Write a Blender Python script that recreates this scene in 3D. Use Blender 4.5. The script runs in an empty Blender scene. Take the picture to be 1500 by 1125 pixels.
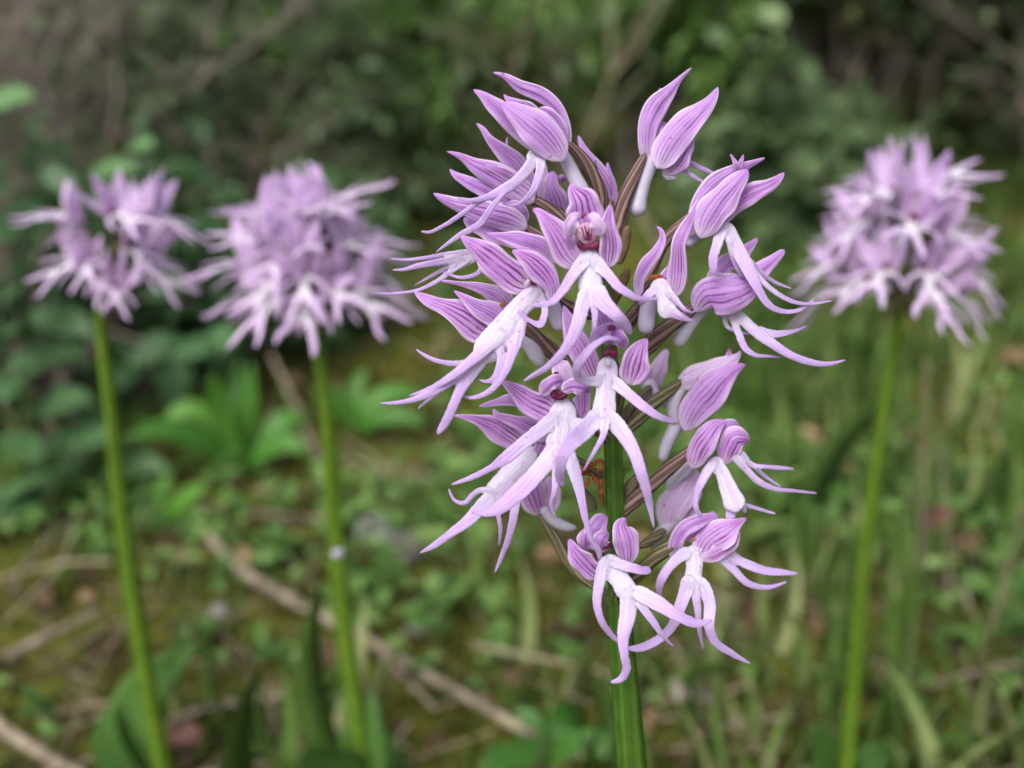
import bpy, math, random
import numpy as np
from mathutils import Vector, Matrix, Euler, kdtree

random.seed(7)
RNG = np.random.default_rng(7)
SC = bpy.context.scene
COL = SC.collection
R = math.radians

# ------------------------------------------------------------------ camera
CAM_H = 210.0                 # millimetres above the ground
PITCH = R(20.0)
FPX = 1608.0                  # focal length in pixels of a 1500 px wide picture
D0 = 129.0                    # millimetres to the flower in focus
cam_data = bpy.data.cameras.new('camera')
cam = bpy.data.objects.new('camera', cam_data)
COL.objects.link(cam)
cam.location = (0, 0, CAM_H / 1000)
cam.rotation_euler = (math.pi / 2 - PITCH, 0, 0)
cam_data.sensor_width = 36.0
cam_data.lens = 36.0 * FPX / 1500.0
cam_data.clip_start = 0.005
cam_data.clip_end = 400.0
cam_data.dof.use_dof = True
cam_data.dof.focus_distance = 0.1225
cam_data.dof.aperture_fstop = cam_data.lens / 2.7     # an opening under 3 mm wide, as a phone has
SC.camera = cam

# ------------------------------------------------------------------ sky, sun, exposure
world = bpy.data.worlds.new('World')
SC.world = world
world.use_nodes = True
wn = world.node_tree
for n in list(wn.nodes):
    wn.nodes.remove(n)
w_out = wn.nodes.new('ShaderNodeOutputWorld')
w_bg = wn.nodes.new('ShaderNodeBackground')
w_sky = wn.nodes.new('ShaderNodeTexSky')
w_sky.sky_type = 'NISHITA'
w_sky.sun_disc = False
SUN_EL, SUN_AZ = R(50), R(-150)
w_sky.sun_elevation = SUN_EL
w_sky.sun_rotation = SUN_AZ
w_sky.air_density = 1.0
w_sky.dust_density = 5.0
w_sky.ozone_density = 1.0
w_hsv = wn.nodes.new('ShaderNodeHueSaturation')       # a clouded sky: the blue mostly washed out
w_hsv.inputs['Saturation'].default_value = 0.5
wn.links.new(w_sky.outputs[0], w_hsv.inputs['Color'])
wn.links.new(w_hsv.outputs[0], w_bg.inputs['Color'])
w_bg.inputs['Strength'].default_value = 0.13
wn.links.new(w_bg.outputs[0], w_out.inputs['Surface'])

sun_d = bpy.data.lights.new('sun', 'SUN')
sun_d.energy = 1.4
sun_d.angle = R(40)
sun_d.color = (1.0, 0.98, 0.96)
sun = bpy.data.objects.new('sun', sun_d)
COL.objects.link(sun)
sd = Vector((math.sin(SUN_AZ) * math.cos(SUN_EL), math.cos(SUN_AZ) * math.cos(SUN_EL), math.sin(SUN_EL)))
sun.rotation_euler = sd.to_track_quat('Z', 'Y').to_euler()
sun.location = (0, 0, 3)

vs = SC.view_settings
vs.view_transform = 'Standard'
vs.look = 'None'
vs.exposure = 0.5
vs.gamma = 1.0
SC.cycles.use_denoising = True
SC.cycles.max_bounces = 4
SC.cycles.diffuse_bounces = 2
SC.cycles.glossy_bounces = 1
SC.cycles.transmission_bounces = 2
SC.cycles.use_adaptive_sampling = True
SC.cycles.adaptive_threshold = 0.03
SC.cycles.transparent_max_bounces = 6
SC.cycles.caustics_reflective = False
SC.cycles.caustics_refractive = False

# ------------------------------------------------------------------ pixels to places (millimetres)
CF = np.array([0, math.cos(PITCH), -math.sin(PITCH)])
CU = np.array([0, math.sin(PITCH), math.cos(PITCH)])
CR = np.array([1.0, 0, 0])
CAM = np.array([0, 0, CAM_H])

def ray(px, py):
    return CR * ((px - 750) / FPX) + CU * ((562.5 - py) / FPX) + CF

def at_depth(px, py, d):
    return CAM + ray(px, py) * d

def at_y(px, py, y):
    r = ray(px, py)
    return CAM + r * (y / r[1])

def at_ground(px, py, z=0.0):
    r = ray(px, py)
    return CAM + r * ((z - CAM_H) / r[2])

LEAN = math.tan(R(8.0))
def plant(px, py, dz):
    """a point of the sharp orchid: its own axis leans a little back; dz is in pixel units behind the axis"""
    s = (py - 562.5) / FPX
    return at_depth(px, py, D0 / (1 - s * LEAN) + dz * D0 / FPX)

# ------------------------------------------------------------------ mesh helpers
ORG = {}

def fast_mesh(name, verts, faces, smooth=True):
    """verts in mm relative to the object's origin; faces: list of tuples or an (n,4) array"""
    me = bpy.data.meshes.new(name)
    v = np.asarray(verts, dtype=np.float64) * 0.001
    if isinstance(faces, np.ndarray):
        k = faces.shape[1]
        me.vertices.add(len(v)); me.vertices.foreach_set('co', v.astype(np.float32).ravel())
        me.loops.add(faces.size); me.loops.foreach_set('vertex_index', faces.astype(np.int32).ravel())
        me.polygons.add(len(faces))
        me.polygons.foreach_set('loop_start', np.arange(0, faces.size, k, dtype=np.int32))
        me.update(calc_edges=True)
    else:
        me.from_pydata([tuple(p) for p in v], [], faces)
        me.update()
    if smooth:
        me.polygons.foreach_set('use_smooth', np.ones(len(me.polygons), dtype=bool))
    return me

def link(name, data, parent=None, origin=None):
    """origin in world mm"""
    o = bpy.data.objects.new(name, data)
    COL.objects.link(o)
    og = np.zeros(3) if origin is None else np.asarray(origin, float)
    ORG[o.name] = og
    if parent is not None:
        o.parent = parent
        if origin is None:
            ORG[o.name] = ORG[parent.name]
        else:
            o.location = (og - ORG[parent.name]) * 0.001
    else:
        o.location = og * 0.001
    return o

def thing(name, label, cat, origin, group=None):
    o = link(name, None, None, origin)
    o.empty_display_size = 0.005
    tag(o, label, cat, group)
    return o

def tag(o, label=None, cat=None, group=None, kind=None):
    if label: o['label'] = label
    if cat: o['category'] = cat
    if group: o['group'] = group
    if kind: o['kind'] = kind
    return o

def mesh_obj(name, verts, faces, mat, parent=None, origin=None, uv=None, attr=None, smooth=True):
    """verts in WORLD mm"""
    og = origin if origin is not None else (ORG[parent.name] if parent is not None else np.mean(verts, axis=0))
    me = fast_mesh(name, np.asarray(verts) - og, faces, smooth)
    if uv is not None: set_uv(me, uv)
    if attr is not None: set_attr(me, attr)
    me.materials.append(mat)
    return link(name, me, parent, og)

def set_uv(me, uv):
    lay = me.uv_layers.new(name='UVMap')
    idx = np.empty(len(me.loops), dtype=np.int32)
    me.loops.foreach_get('vertex_index', idx)
    lay.data.foreach_set('uv', np.asarray(uv, dtype=np.float32)[idx].ravel())

def set_attr(me, vals, name='tint'):
    a = me.attributes.new(name, 'FLOAT', 'POINT')
    a.data.foreach_set('value', np.asarray(vals, dtype=np.float32))

def spline(P, n):
    """smooth curve through the rows of P (any number of columns); the first three set the chord length"""
    P = np.asarray(P, float)
    if len(P) == 2:
        P = np.vstack([P[0], (P[0] + P[1]) / 2, P[1]])
    seg = np.linalg.norm(np.diff(P[:, :3], axis=0), axis=1) + 1e-6
    t = np.concatenate([[0], np.cumsum(seg)])
    m = np.zeros_like(P)
    for i in range(1, len(P) - 1):
        d0 = (P[i] - P[i - 1]) / seg[i - 1]; d1 = (P[i + 1] - P[i]) / seg[i]
        m[i] = (d0 * seg[i] + d1 * seg[i - 1]) / (seg[i] + seg[i - 1])
    m[0] = (P[1] - P[0]) / seg[0] * 1.5 - m[1] * 0.5
    m[-1] = (P[-1] - P[-2]) / seg[-1] * 1.5 - m[-2] * 0.5
    tt = np.linspace(0, t[-1], n)
    k = np.clip(np.searchsorted(t, tt, side='right') - 1, 0, len(seg) - 1)
    h = seg[k][:, None]; s = ((tt - t[k]) / seg[k])[:, None]
    out = ((2*s**3 - 3*s**2 + 1) * P[k] + (s**3 - 2*s**2 + s) * h * m[k]
           + (-2*s**3 + 3*s**2) * P[k + 1] + (s**3 - s**2) * h * m[k + 1])
    return out, tt / t[-1], t[-1]

def strip(P, W, facing=None, cup=0.0, thick=0.25, nu=9, nv=26, roll=0.0, tip=True, root=False, wave=0.0, twist=0.0, fat=None, flare=0.0, ragged=0.0, seed=0, pleat=0.0):
    """a solid blade swept along points P (mm, world) with full widths W: cup > 0 bends its edges away from
    the side it faces; returns verts, faces, uv.  fat: thickness as a share of the width instead of thick"""
    Q, v, L = spline(np.column_stack([P, W]), nv)
    c, w = Q[:, :3], np.maximum(Q[:, 3], 0.04)
    if tip:
        e = min(0.5, w[-3] * 0.5 / L + 0.02)
        q = np.clip((v - (1 - e)) / e, 0, 1); w = w * np.sqrt(np.maximum(1 - q**2, 0.004))
    if root:
        e = min(0.5, w[2] * 0.5 / L + 0.02)
        q = np.clip((e - v) / e, 0, 1); w = w * np.sqrt(np.maximum(1 - q**2, 0.004))
    T = np.gradient(c, axis=0); T /= np.linalg.norm(T, axis=1)[:, None] + 1e-9
    if facing is None:
        F = CAM - c
    else:
        F = np.broadcast_to(np.asarray(facing, float), c.shape)
    N = F - (F * T).sum(1)[:, None] * T
    N /= np.linalg.norm(N, axis=1)[:, None] + 1e-9
    for _ in range(2):
        N[1:-1] = (N[:-2] + 2*N[1:-1] + N[2:]) / 4
        N -= (N * T).sum(1)[:, None] * T
        N /= np.linalg.norm(N, axis=1)[:, None] + 1e-9
    B = np.cross(T, N)
    ra = np.broadcast_to(np.asarray(roll, float), v.shape) + twist * v
    N, B = N * np.cos(ra)[:, None] + B * np.sin(ra)[:, None], B * np.cos(ra)[:, None] - N * np.sin(ra)[:, None]
    u = np.linspace(-1, 1, nu)
    ca = np.broadcast_to(np.asarray(cup, float), v.shape)
    ca = np.where(np.abs(ca) < 1e-3, 1e-3, ca)
    verts, uv = [], []
    rr = np.random.default_rng(seed)
    ph, fq = rr.uniform(0, 6.28, (2, 3)), rr.uniform(5, 16, (2, 3))
    edge = [sum(np.sin(v * fq[e, i] + ph[e, i]) / (1 + i) for i in range(3)) * ragged * np.sin(np.pi * np.clip(v, 0, 1)) for e in (0, 1)]
    wph = rr.uniform(0, 6.28)
    th = np.full(nv, thick) if fat is None else np.clip(w * fat, 0.26, thick)
    th = np.minimum(th, w * 0.9)
    pl = rr.uniform(4.2, 6.5); pp = rr.uniform(-.5, .5)
    for sgn, us in ((1, u), (-1, u[-2:0:-1])):
        for uu in us:
            r = (w / 2) / np.sin(np.minimum(np.abs(ca), 1.5)) * np.sign(ca)
            side = r * np.sin(uu * ca) * (1 + abs(uu) * edge[0 if uu < 0 else 1])
            drop = r * (1 - np.cos(uu * ca))
            tt = th / 2 * math.sqrt(max(0, 1 - uu**2)) * sgn
            rip = wave * w * (abs(uu)**3) * np.sin(v * 15 + uu * 3.1 + wph) if wave else 0
            if pleat: rip = rip + pleat * np.minimum(w, 2.5) * math.cos(uu * pl * math.pi / 2 + pp) * (1 - abs(uu) ** 4) * np.sin(np.pi * v) ** .6
            if flare: rip = rip + flare * w * max(0.0, (abs(uu) - 0.62) / 0.38) ** 2
            verts.append(c + B * side[:, None] + N * (tt - drop + rip)[:, None])
            uv.append(np.column_stack([np.full(nv, uu / 2 + .5), v]))
    K = len(verts)
    V = np.stack(verts, axis=1).reshape(-1, 3)           # (nv, K, 3)
    UV = np.stack(uv, axis=1).reshape(-1, 2)
    faces = []
    for i in range(nv - 1):
        for k in range(K):
            a, b = i * K + k, i * K + (k + 1) % K
            faces.append((a, b, b + K, a + K))
    faces.append(tuple(range(K - 1, -1, -1)))
    faces.append(tuple((nv - 1) * K + k for k in range(K)))
    return V, faces, UV

def tube(P, W, sides=10, nv=20, ridge=0.0, tip=True, root=True):
    """a round tapering stalk; ridge > 0 gives it twisted ribs"""
    Q, v, L = spline(np.column_stack([P, W]), nv)
    c, w = Q[:, :3], np.maximum(Q[:, 3], 0.03)
    for flag, q in ((tip, (v - 0.93) / 0.07), (root, (0.05 - v) / 0.05)):
        if flag:
            q = np.clip(q, 0, 1); w = w * np.sqrt(np.maximum(1 - q**2, 0.02))
    T = np.gradient(c, axis=0); T /= np.linalg.norm(T, axis=1)[:, None] + 1e-9
    ref = np.array([0.31, -0.9, 0.3]); 
    N = ref - (T @ ref)[:, None] * T
    N /= np.linalg.norm(N, axis=1)[:, None] + 1e-9
    B = np.cross(T, N)
    V = []; UV = []
    for k in range(sides):
        a = 2 * math.pi * k / sides + v * (2.0 if ridge else 0)
        rr = w / 2 * (1 + ridge * (1 if k % 2 else -1))
        V.append(c + N * (rr * np.cos(a))[:, None] + B * (rr * np.sin(a))[:, None])
        UV.append(np.column_stack([np.full(len(v), k / sides), v]))
    V = np.stack(V, 1).reshape(-1, 3); UV = np.stack(UV, 1).reshape(-1, 2)
    F = []
    for i in range(nv - 1):
        for k in range(sides):
            a, b = i * sides + k, i * sides + (k + 1) % sides
            F.append((a, b, b + sides, a + sides))
    F.append(tuple(range(sides - 1, -1, -1))); F.append(tuple((nv - 1) * sides + k for k in range(sides)))
    return V, F, UV

def blob(c, r, axes=None, n=10, m=8):
    """a small ellipsoid in world mm"""
    V = []
    for i in range(m + 1):
        th = math.pi * i / m
        for k in range(n):
            a = 2 * math.pi * k / n
            V.append((math.sin(th) * math.cos(a), math.sin(th) * math.sin(a), math.cos(th)))
    V = np.array(V) * np.asarray(r)
    A = np.stack([CR, CU, -CF]) if axes is None else np.asarray(axes)
    V = V @ A + c
    F = [(i*n+k, (i+1)*n+k, (i+1)*n+(k+1) % n, i*n+(k+1) % n) for i in range(m) for k in range(n)]
    return V, F, np.zeros((len(V), 2))

def merge(parts):
    V, F, U, off = [], [], [], 0
    for v, f, u in parts:
        V.append(v); U.append(u)
        F += [tuple(i + off for i in q) for q in f]
        off += len(v)
    return np.vstack(V), F, np.vstack(U)

def fuse(parts, voxel=0.15, smooth=5):
    """weld overlapping blades into one continuous skin; returns verts, quads, and per vertex the uv of the nearest source"""
    V, F, U = merge(parts)
    me = bpy.data.meshes.new('tmp'); me.from_pydata([tuple(p) for p in V], [], F)
    ob = bpy.data.objects.new('tmp', me); COL.objects.link(ob)
    m = ob.modifiers.new('r', 'REMESH'); m.mode = 'VOXEL'; m.voxel_size = voxel; m.adaptivity = 0
    m = ob.modifiers.new('s', 'SMOOTH'); m.factor = 0.5; m.iterations = smooth
    dg = bpy.context.evaluated_depsgraph_get()
    ev = bpy.data.meshes.new_from_object(ob.evaluated_get(dg))
    n = len(ev.vertices); co = np.empty(n * 3, dtype=np.float32); ev.vertices.foreach_get('co', co)
    co = co.reshape(-1, 3).astype(float)
    faces = [tuple(p.vertices) for p in ev.polygons]
    kd = kdtree.KDTree(len(V))
    for i, p in enumerate(V): kd.insert(p, i)
    kd.balance()
    near = np.array([kd.find(p)[1] for p in co])
    bpy.data.objects.remove(ob); bpy.data.meshes.remove(me); bpy.data.meshes.remove(ev)
    return co, faces, U[near]

# ------------------------------------------------------------------ materials
def srgb(r, g, b):
    f = lambda c: c / 12.92 if c <= 0.04045 else ((c + 0.055) / 1.055) ** 2.4
    return (f(r / 255), f(g / 255), f(b / 255), 1)

class NT:
    def __init__(s, name):
        s.m = bpy.data.materials.new(name); s.m.use_nodes = True
        s.t = s.m.node_tree
        for n in list(s.t.nodes): s.t.nodes.remove(n)
        s.out = s.t.nodes.new('ShaderNodeOutputMaterial')
    def n(s, typ, **kw):
        nd = s.t.nodes.new('ShaderNode' + typ)
        for k, v in kw.items():
            if k.startswith('i_'): 
                key = k[2:].replace('_', ' ')
                nd.inputs[key].default_value = v
            else: setattr(nd, k, v)
        return nd
    def l(s, a, b): s.t.links.new(a, b)
    def math(s, op, a, b=None, c=None, clamp=False):
        nd = s.n('Math', operation=op); nd.use_clamp = clamp
        for i, x in enumerate((a, b, c)):
            if x is None: continue
            if isinstance(x, (int, float)): nd.inputs[i].default_value = x
            else: s.l(x, nd.inputs[i])
        return nd.outputs[0]
    def mix(s, fac, a, b, blend='MIX'):
        nd = s.n('Mix', data_type='RGBA', blend_type=blend)
        for sock, x in ((nd.inputs[0], fac), (nd.inputs[6], a), (nd.inputs[7], b)):
            if isinstance(x, (int, float, tuple)): sock.default_value = x
            else: s.l(x, sock)
        return nd.outputs[2]
    def ramp(s, fac, stops):
        nd = s.n('ValToRGB'); s.l(fac, nd.inputs[0])
        e = nd.color_ramp.elements
        while len(e) < len(stops): e.new(0.5)
        for el, (p, c) in zip(e, stops): el.position = p; el.color = c
        return nd.outputs[0]
    def smooth(s, x, lo, hi):
        nd = s.n('MapRange', interpolation_type='SMOOTHSTEP')
        s.l(x, nd.inputs[0]); nd.inputs[1].default_value = lo; nd.inputs[2].default_value = hi
        return nd.outputs[0]
    def noise(s, scale, vec=None, detail=2.0, out=0):
        nd = s.n('TexNoise'); nd.inputs['Scale'].default_value = scale; nd.inputs['Detail'].default_value = detail
        if vec is not None: s.l(vec, nd.inputs['Vector'])
        return nd.outputs[out]
    def leafy(s, col, trans=0.3, rough=0.55, spec=0.3, bump=None, dist=0.0002, strength=0.5):
        p = s.n('BsdfPrincipled'); p.inputs['Roughness'].default_value = rough
        p.inputs['Specular IOR Level'].default_value = spec
        s.l(col, p.inputs['Base Color']) if not isinstance(col, tuple) else setattr(p.inputs['Base Color'], 'default_value', col)
        nrm = None
        if bump is not None:
            b = s.n('Bump'); b.inputs['Distance'].default_value = dist; b.inputs['Strength'].default_value = strength
            s.l(bump, b.inputs['Height']); s.l(b.outputs[0], p.inputs['Normal']); nrm = b.outputs[0]
        if trans:
            t = s.n('BsdfTranslucent')
            s.l(col, t.inputs[0]) if not isinstance(col, tuple) else setattr(t.inputs[0], 'default_value', col)
            mx = s.n('MixShader'); mx.inputs[0].default_value = trans
            s.l(p.outputs[0], mx.inputs[1]); s.l(t.outputs[0], mx.inputs[2]); s.l(mx.outputs[0], s.out.inputs[0])
        else:
            s.l(p.outputs[0], s.out.inputs[0])
        return s.m

def petal_mat(name, base, vein, edge, veins, deep=0.5, soft=1.0, rich_f=(0.84, 0.60, 0.88, 1), trans=0.45):
    """veins: (place across 0..1, half width, strength)"""
    t = NT(name)
    uvn = t.n('UVMap'); sep = t.n('SeparateXYZ'); t.l(uvn.outputs[0], sep.inputs[0])
    u, v = sep.outputs[0], sep.outputs[1]
    geo = t.n('TexCoord').outputs['Object']
    inf = t.n('ObjectInfo').outputs['Random']
    off = t.n('VectorMath', operation='ADD'); t.l(geo, off.inputs[0])
    cmb = t.n('CombineXYZ'); t.l(inf, cmb.inputs[0]); t.l(inf, cmb.inputs[1]); t.l(cmb.outputs[0], off.inputs[1])
    vec = off.outputs[0]
    wob = t.noise(330, vec, 3)
    uw = t.math('ADD', u, t.math('MULTIPLY', t.math('SUBTRACT', wob, 0.5), 0.16))
    uw = t.math('ADD', uw, t.math('MULTIPLY', t.math('SUBTRACT', inf, 0.5), 0.10))
    r2 = t.math('FRACT', t.math('MULTIPLY', inf, 37.7))                # every petal spaces its veins a little differently
    uw = t.math('ADD', t.math('MULTIPLY', t.math('SUBTRACT', uw, 0.5), t.math('MULTIPLY_ADD', r2, 0.4, 0.85)), 0.5)
    fork = t.math('MULTIPLY', t.math('SUBTRACT', t.noise(900, vec, 2), 0.5), 0.10)
    uw = t.math('ADD', uw, t.math('MULTIPLY', fork, t.smooth(t.math('ABSOLUTE', t.math('SUBTRACT', u, 0.5)), 0.05, 0.4)))
    brk = t.noise(420, vec, 3)
    total = None
    for pos, wd, st in veins:
        d = t.math('DIVIDE', t.math('SUBTRACT', uw, pos), wd * soft)
        g = t.math('EXPONENT', t.math('MULTIPLY', t.math('MULTIPLY', d, d), -1.0))
        g = t.math('MULTIPLY', g, st)
        total = g if total is None else t.math('MAXIMUM', total, g)
    fade = t.math('MULTIPLY', t.smooth(v, 0.0, 0.12), t.math('SUBTRACT', 1.0, t.smooth(v, 0.78, 1.0)))
    line = t.math('MULTIPLY', t.math('MULTIPLY', total, fade), t.math('MULTIPLY_ADD', t.smooth(brk, 0.3, 0.62), 0.75, 0.25), clamp=True)
    eu = t.math('ABSOLUTE', t.math('SUBTRACT', t.math('MULTIPLY', u, 2), 1))
    mott = t.noise(1700, geo, 4); big = t.noise(190, vec, 3)
    rich = tuple(x * f for x, f in zip(base, rich_f))
    core = t.math('MULTIPLY', t.math('SUBTRACT', 1.0, t.smooth(eu, 0.35, 0.92)), t.smooth(v, 0.05, 0.4))
    f = t.math('MULTIPLY', core, t.math('MULTIPLY_ADD', t.smooth(big, 0.3, 0.7), 0.55, 0.45))
    col = t.mix(t.math('MULTIPLY', f, deep), base, rich)
    col = t.mix(t.math('MULTIPLY', t.smooth(v, 0.68, 1.0), 0.45), col, rich)
    col = t.mix(t.math('MULTIPLY', t.math('SUBTRACT', 1.0, t.smooth(v, 0.02, 0.28)), 0.55), col, edge)
    col = t.mix(t.math('MULTIPLY', t.smooth(mott, 0.48, 0.72), 0.22), col, rich)
    col = t.mix(line, col, vein)
    col = t.mix(t.math('MULTIPLY', t.smooth(eu, 0.78, 0.95), 0.9), col, edge)
    nick = t.math('MULTIPLY', t.smooth(t.noise(700, vec, 2), 0.735, 0.77), 0.65)
    col = t.mix(nick, col, srgb(150, 100, 96))
    h = t.math('SUBTRACT', t.math('MULTIPLY', mott, 0.4), t.math('MULTIPLY', line, 1.1))
    return t.leafy(col, trans, 0.45, 0.3, h, 0.00014, 0.55)

M = {}
V_IN = [(0.5, .028, 1.0), (.33, .026, .95), (.68, .032, 1.1), (.19, .018, .6), (.82, .022, .8)]
V_OUT = [(0.5, .028, .9), (.36, .022, .7), (.65, .026, .9), (.21, .022, .6), (.80, .022, .6), (.43, .014, .25), (.57, .014, .25)]
M['petal'] = petal_mat('petal', srgb(228, 190, 246), srgb(150, 76, 178), srgb(250, 238, 252), V_OUT, 0.65)
M['petal_in'] = petal_mat('petal_inside', srgb(230, 190, 246), srgb(138, 30, 144), srgb(252, 240, 253), V_IN, 0.65)
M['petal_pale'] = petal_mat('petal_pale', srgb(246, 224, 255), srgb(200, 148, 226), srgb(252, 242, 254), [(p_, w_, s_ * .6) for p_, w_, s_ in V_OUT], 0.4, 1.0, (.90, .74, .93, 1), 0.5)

def lip_mat(name='lip', c0=srgb(231, 224, 244), c1=srgb(220, 190, 246)):
    t = NT(name)
    a = t.n('Attribute', attribute_name='tint').outputs['Fac']
    geo = t.n('TexCoord').outputs['Object']
    nz = t.noise(350, geo, 3)
    f = t.smooth(t.math('ADD', a, t.math('MULTIPLY', t.math('SUBTRACT', nz, 0.5), 0.55)), 0.12, 0.62)
    col = t.mix(f, c0, c1)
    vo = t.n('TexVoronoi'); vo.inputs['Scale'].default_value = 1350; t.l(geo, vo.inputs['Vector'])
    spot = t.math('SUBTRACT', 1.0, t.smooth(vo.outputs['Distance'], 0.08, 0.27))
    keep = t.smooth(t.noise(300, geo, 1), 0.44, 0.54)
    mid = t.math('SUBTRACT', 1.0, t.smooth(a, 0.3, 0.8))
    spot = t.math('MULTIPLY', t.math('MULTIPLY', t.math('MULTIPLY', spot, keep), mid), t.math('MULTIPLY', t.smooth(t.noise(800, geo, 1), 0.35, 0.65), 0.75))
    col = t.mix(spot, col, srgb(170, 90, 190))
    fine = t.noise(2600, geo, 3)
    sd_ = t.n('Attribute', attribute_name='across').outputs['Fac']
    cb = t.n('CombineXYZ'); t.l(t.math('MULTIPLY', sd_, 9.0), cb.inputs[0]); t.l(t.math('MULTIPLY', a, 3.5), cb.inputs[1])
    t.l(t.math('MULTIPLY', t.n('ObjectInfo').outputs['Random'], 50), cb.inputs[2])
    streak = t.noise(1.0, cb.outputs[0], 3)                            # lengthwise creases
    col = t.mix(t.math('MULTIPLY', t.smooth(streak, 0.42, 0.70), 0.38), col, srgb(205, 150, 228))
    col = t.mix(t.math('MULTIPLY', t.smooth(fine, 0.45, 0.8), 0.12), col, srgb(190, 130, 215))
    return t.leafy(col, 0.28, 0.45, 0.3, t.math('ADD', t.math('MULTIPLY', fine, .35), t.math('ADD', t.noise(700, geo, 2), t.math('MULTIPLY', streak, -1.0))), 0.0003, 0.7)
M['lip'] = lip_mat()
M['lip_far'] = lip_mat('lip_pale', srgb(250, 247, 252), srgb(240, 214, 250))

def plain(name, c0, c1, scale, trans=0.0, rough=0.5, spec=0.4, dist=0.0002, stretch=None, strength=0.5):
    t = NT(name); geo = t.n('TexCoord').outputs['Object']
    if stretch:
        mp = t.n('Mapping'); mp.inputs['Scale'].default_value = stretch; t.l(geo, mp.inputs[0]); geo = mp.outputs[0]
    nz = t.noise(scale, geo, 4)
    col = t.mix(t.smooth(nz, 0.3, 0.7), c0, c1)
    return t.leafy(col, trans, rough, spec, t.noise(scale * 2.2, geo, 3), dist, strength)

def ribbed(name, c0, c1, n, rough=0.5, amp=0.22):
    """lengthwise stripes from the uv, broken by noise"""
    t = NT(name); uvn = t.n('UVMap'); sep = t.n('SeparateXYZ'); t.l(uvn.outputs[0], sep.inputs[0])
    geo = t.n('TexCoord').outputs['Object']
    wob = t.noise(300, geo, 3)
    s = t.math('SINE', t.math('MULTIPLY', t.math('ADD', sep.outputs[0], t.math('MULTIPLY', wob, 0.08)), n * 6.2832))
    s = t.math('MULTIPLY_ADD', s, amp, t.math('ADD', t.math('MULTIPLY', t.noise(600, geo, 4), .8), t.math('MULTIPLY', t.noise(90, geo, 2), .5)))
    col = t.mix(t.smooth(s, 0.3, 1.0), c0, c1)
    return t.leafy(col, 0.0, rough, 0.25, s, 0.00018, 0.6)

M['ovary'] = ribbed('ovary', srgb(84, 54, 62), srgb(138, 116, 104), 6, 0.5, 0.45)
M['ovary_green'] = ribbed('ovary_green', srgb(80, 64, 54), srgb(128, 126, 92), 6, 0.5, 0.45)
M['stem'] = ribbed('stem', srgb(50, 80, 18), srgb(74, 106, 32), 7, 0.6)
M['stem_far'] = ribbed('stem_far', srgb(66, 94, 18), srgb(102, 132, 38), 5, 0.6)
M['spur'] = plain('spur', srgb(226, 222, 236), srgb(208, 198, 226), 260, 0.35, 0.45)
M['stigma'] = plain('stigma', srgb(66, 4, 38), srgb(116, 20, 74), 1300, 0.0, 0.45, 0.35)
M['column'] = plain('column', srgb(228, 186, 214), srgb(206, 140, 180), 900, 0.2, 0.4)
M['wither'] = plain('wither', srgb(120, 54, 30), srgb(186, 112, 66), 900, 0.1, 0.7, 0.2, 0.0005)
M['bract'] = plain('bract', srgb(84, 68, 44), srgb(132, 110, 70), 500, 0.1, 0.6)

def leaf_mat(name, dark, mid, light, scale=60, trans=0.35, rough=0.45, spec=0.4):
    """foliage: each leaf has its own green from the attribute tint, plus blotches"""
    t = NT(name); a = t.n('Attribute', attribute_name='tint').outputs['Fac']
    geo = t.n('TexCoord').outputs['Object']
    f = t.math('ADD', a, t.math('MULTIPLY', t.math('SUBTRACT', t.noise(scale, geo, 1), 0.5), 0.6), clamp=True)
    col = t.ramp(f, [(0.0, dark), (0.5, mid), (1.0, light)])
    return t.leafy(col, trans, rough, spec)

M['orchid_leaf'] = leaf_mat('orchid_leaf', srgb(58, 92, 44), srgb(84, 126, 58), srgb(110, 150, 74), 40)
M['grass'] = leaf_mat('grass', srgb(74, 102, 48), srgb(112, 146, 70), srgb(178, 186, 128), 30)
M['weed'] = leaf_mat('weed', srgb(66, 100, 48), srgb(102, 144, 70), srgb(150, 184, 104), 30)
M['shrub'] = leaf_mat('shrub_leaf', srgb(76, 98, 66), srgb(112, 136, 94), srgb(152, 174, 126), 20)
M['shrub_grey'] = leaf_mat('shrub_leaf_grey', srgb(70, 92, 60), srgb(104, 126, 86), srgb(144, 160, 120), 20)
M['thicket'] = leaf_mat('thicket_leaf', srgb(46, 66, 40), srgb(72, 98, 58), srgb(108, 134, 84), 8)
M['shrub_pale'] = leaf_mat('shrub_leaf_pale', srgb(78, 112, 52), srgb(112, 152, 74), srgb(154, 188, 108), 20)
M['broad'] = leaf_mat('broad_leaf', srgb(58, 90, 54), srgb(88, 126, 78), srgb(126, 168, 110), 30)
M['lance'] = leaf_mat('lance_leaf', srgb(54, 100, 34), srgb(80, 136, 48), srgb(112, 164, 66), 30)
M['straw'] = leaf_mat('straw', srgb(78, 64, 50), srgb(122, 108, 88), srgb(186, 172, 148), 40, 0.1, 0.7, 0.2)
M['twig'] = leaf_mat('twig', srgb(96, 84, 80), srgb(136, 122, 116), srgb(176, 162, 156), 60, 0.0, 0.8, 0.2)
M['dead'] = leaf_mat('dead_leaf', srgb(66, 52, 36), srgb(100, 82, 60), srgb(182, 150, 120), 80, 0.15, 0.7, 0.2)
M['red_dead'] = leaf_mat('red_dead_leaf', srgb(96, 62, 54), srgb(128, 88, 78), srgb(152, 114, 102), 80, 0.15, 0.6, 0.3)
M['stick'] = plain('dry_stick', srgb(98, 88, 76), srgb(166, 152, 132), 120, 0, 0.75, 0.2, 0.001, (1, 1, 1))
M['stone'] = plain('stone', srgb(112, 110, 112), srgb(158, 154, 152), 90, 0, 0.85, 0.2, 0.002)

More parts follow.
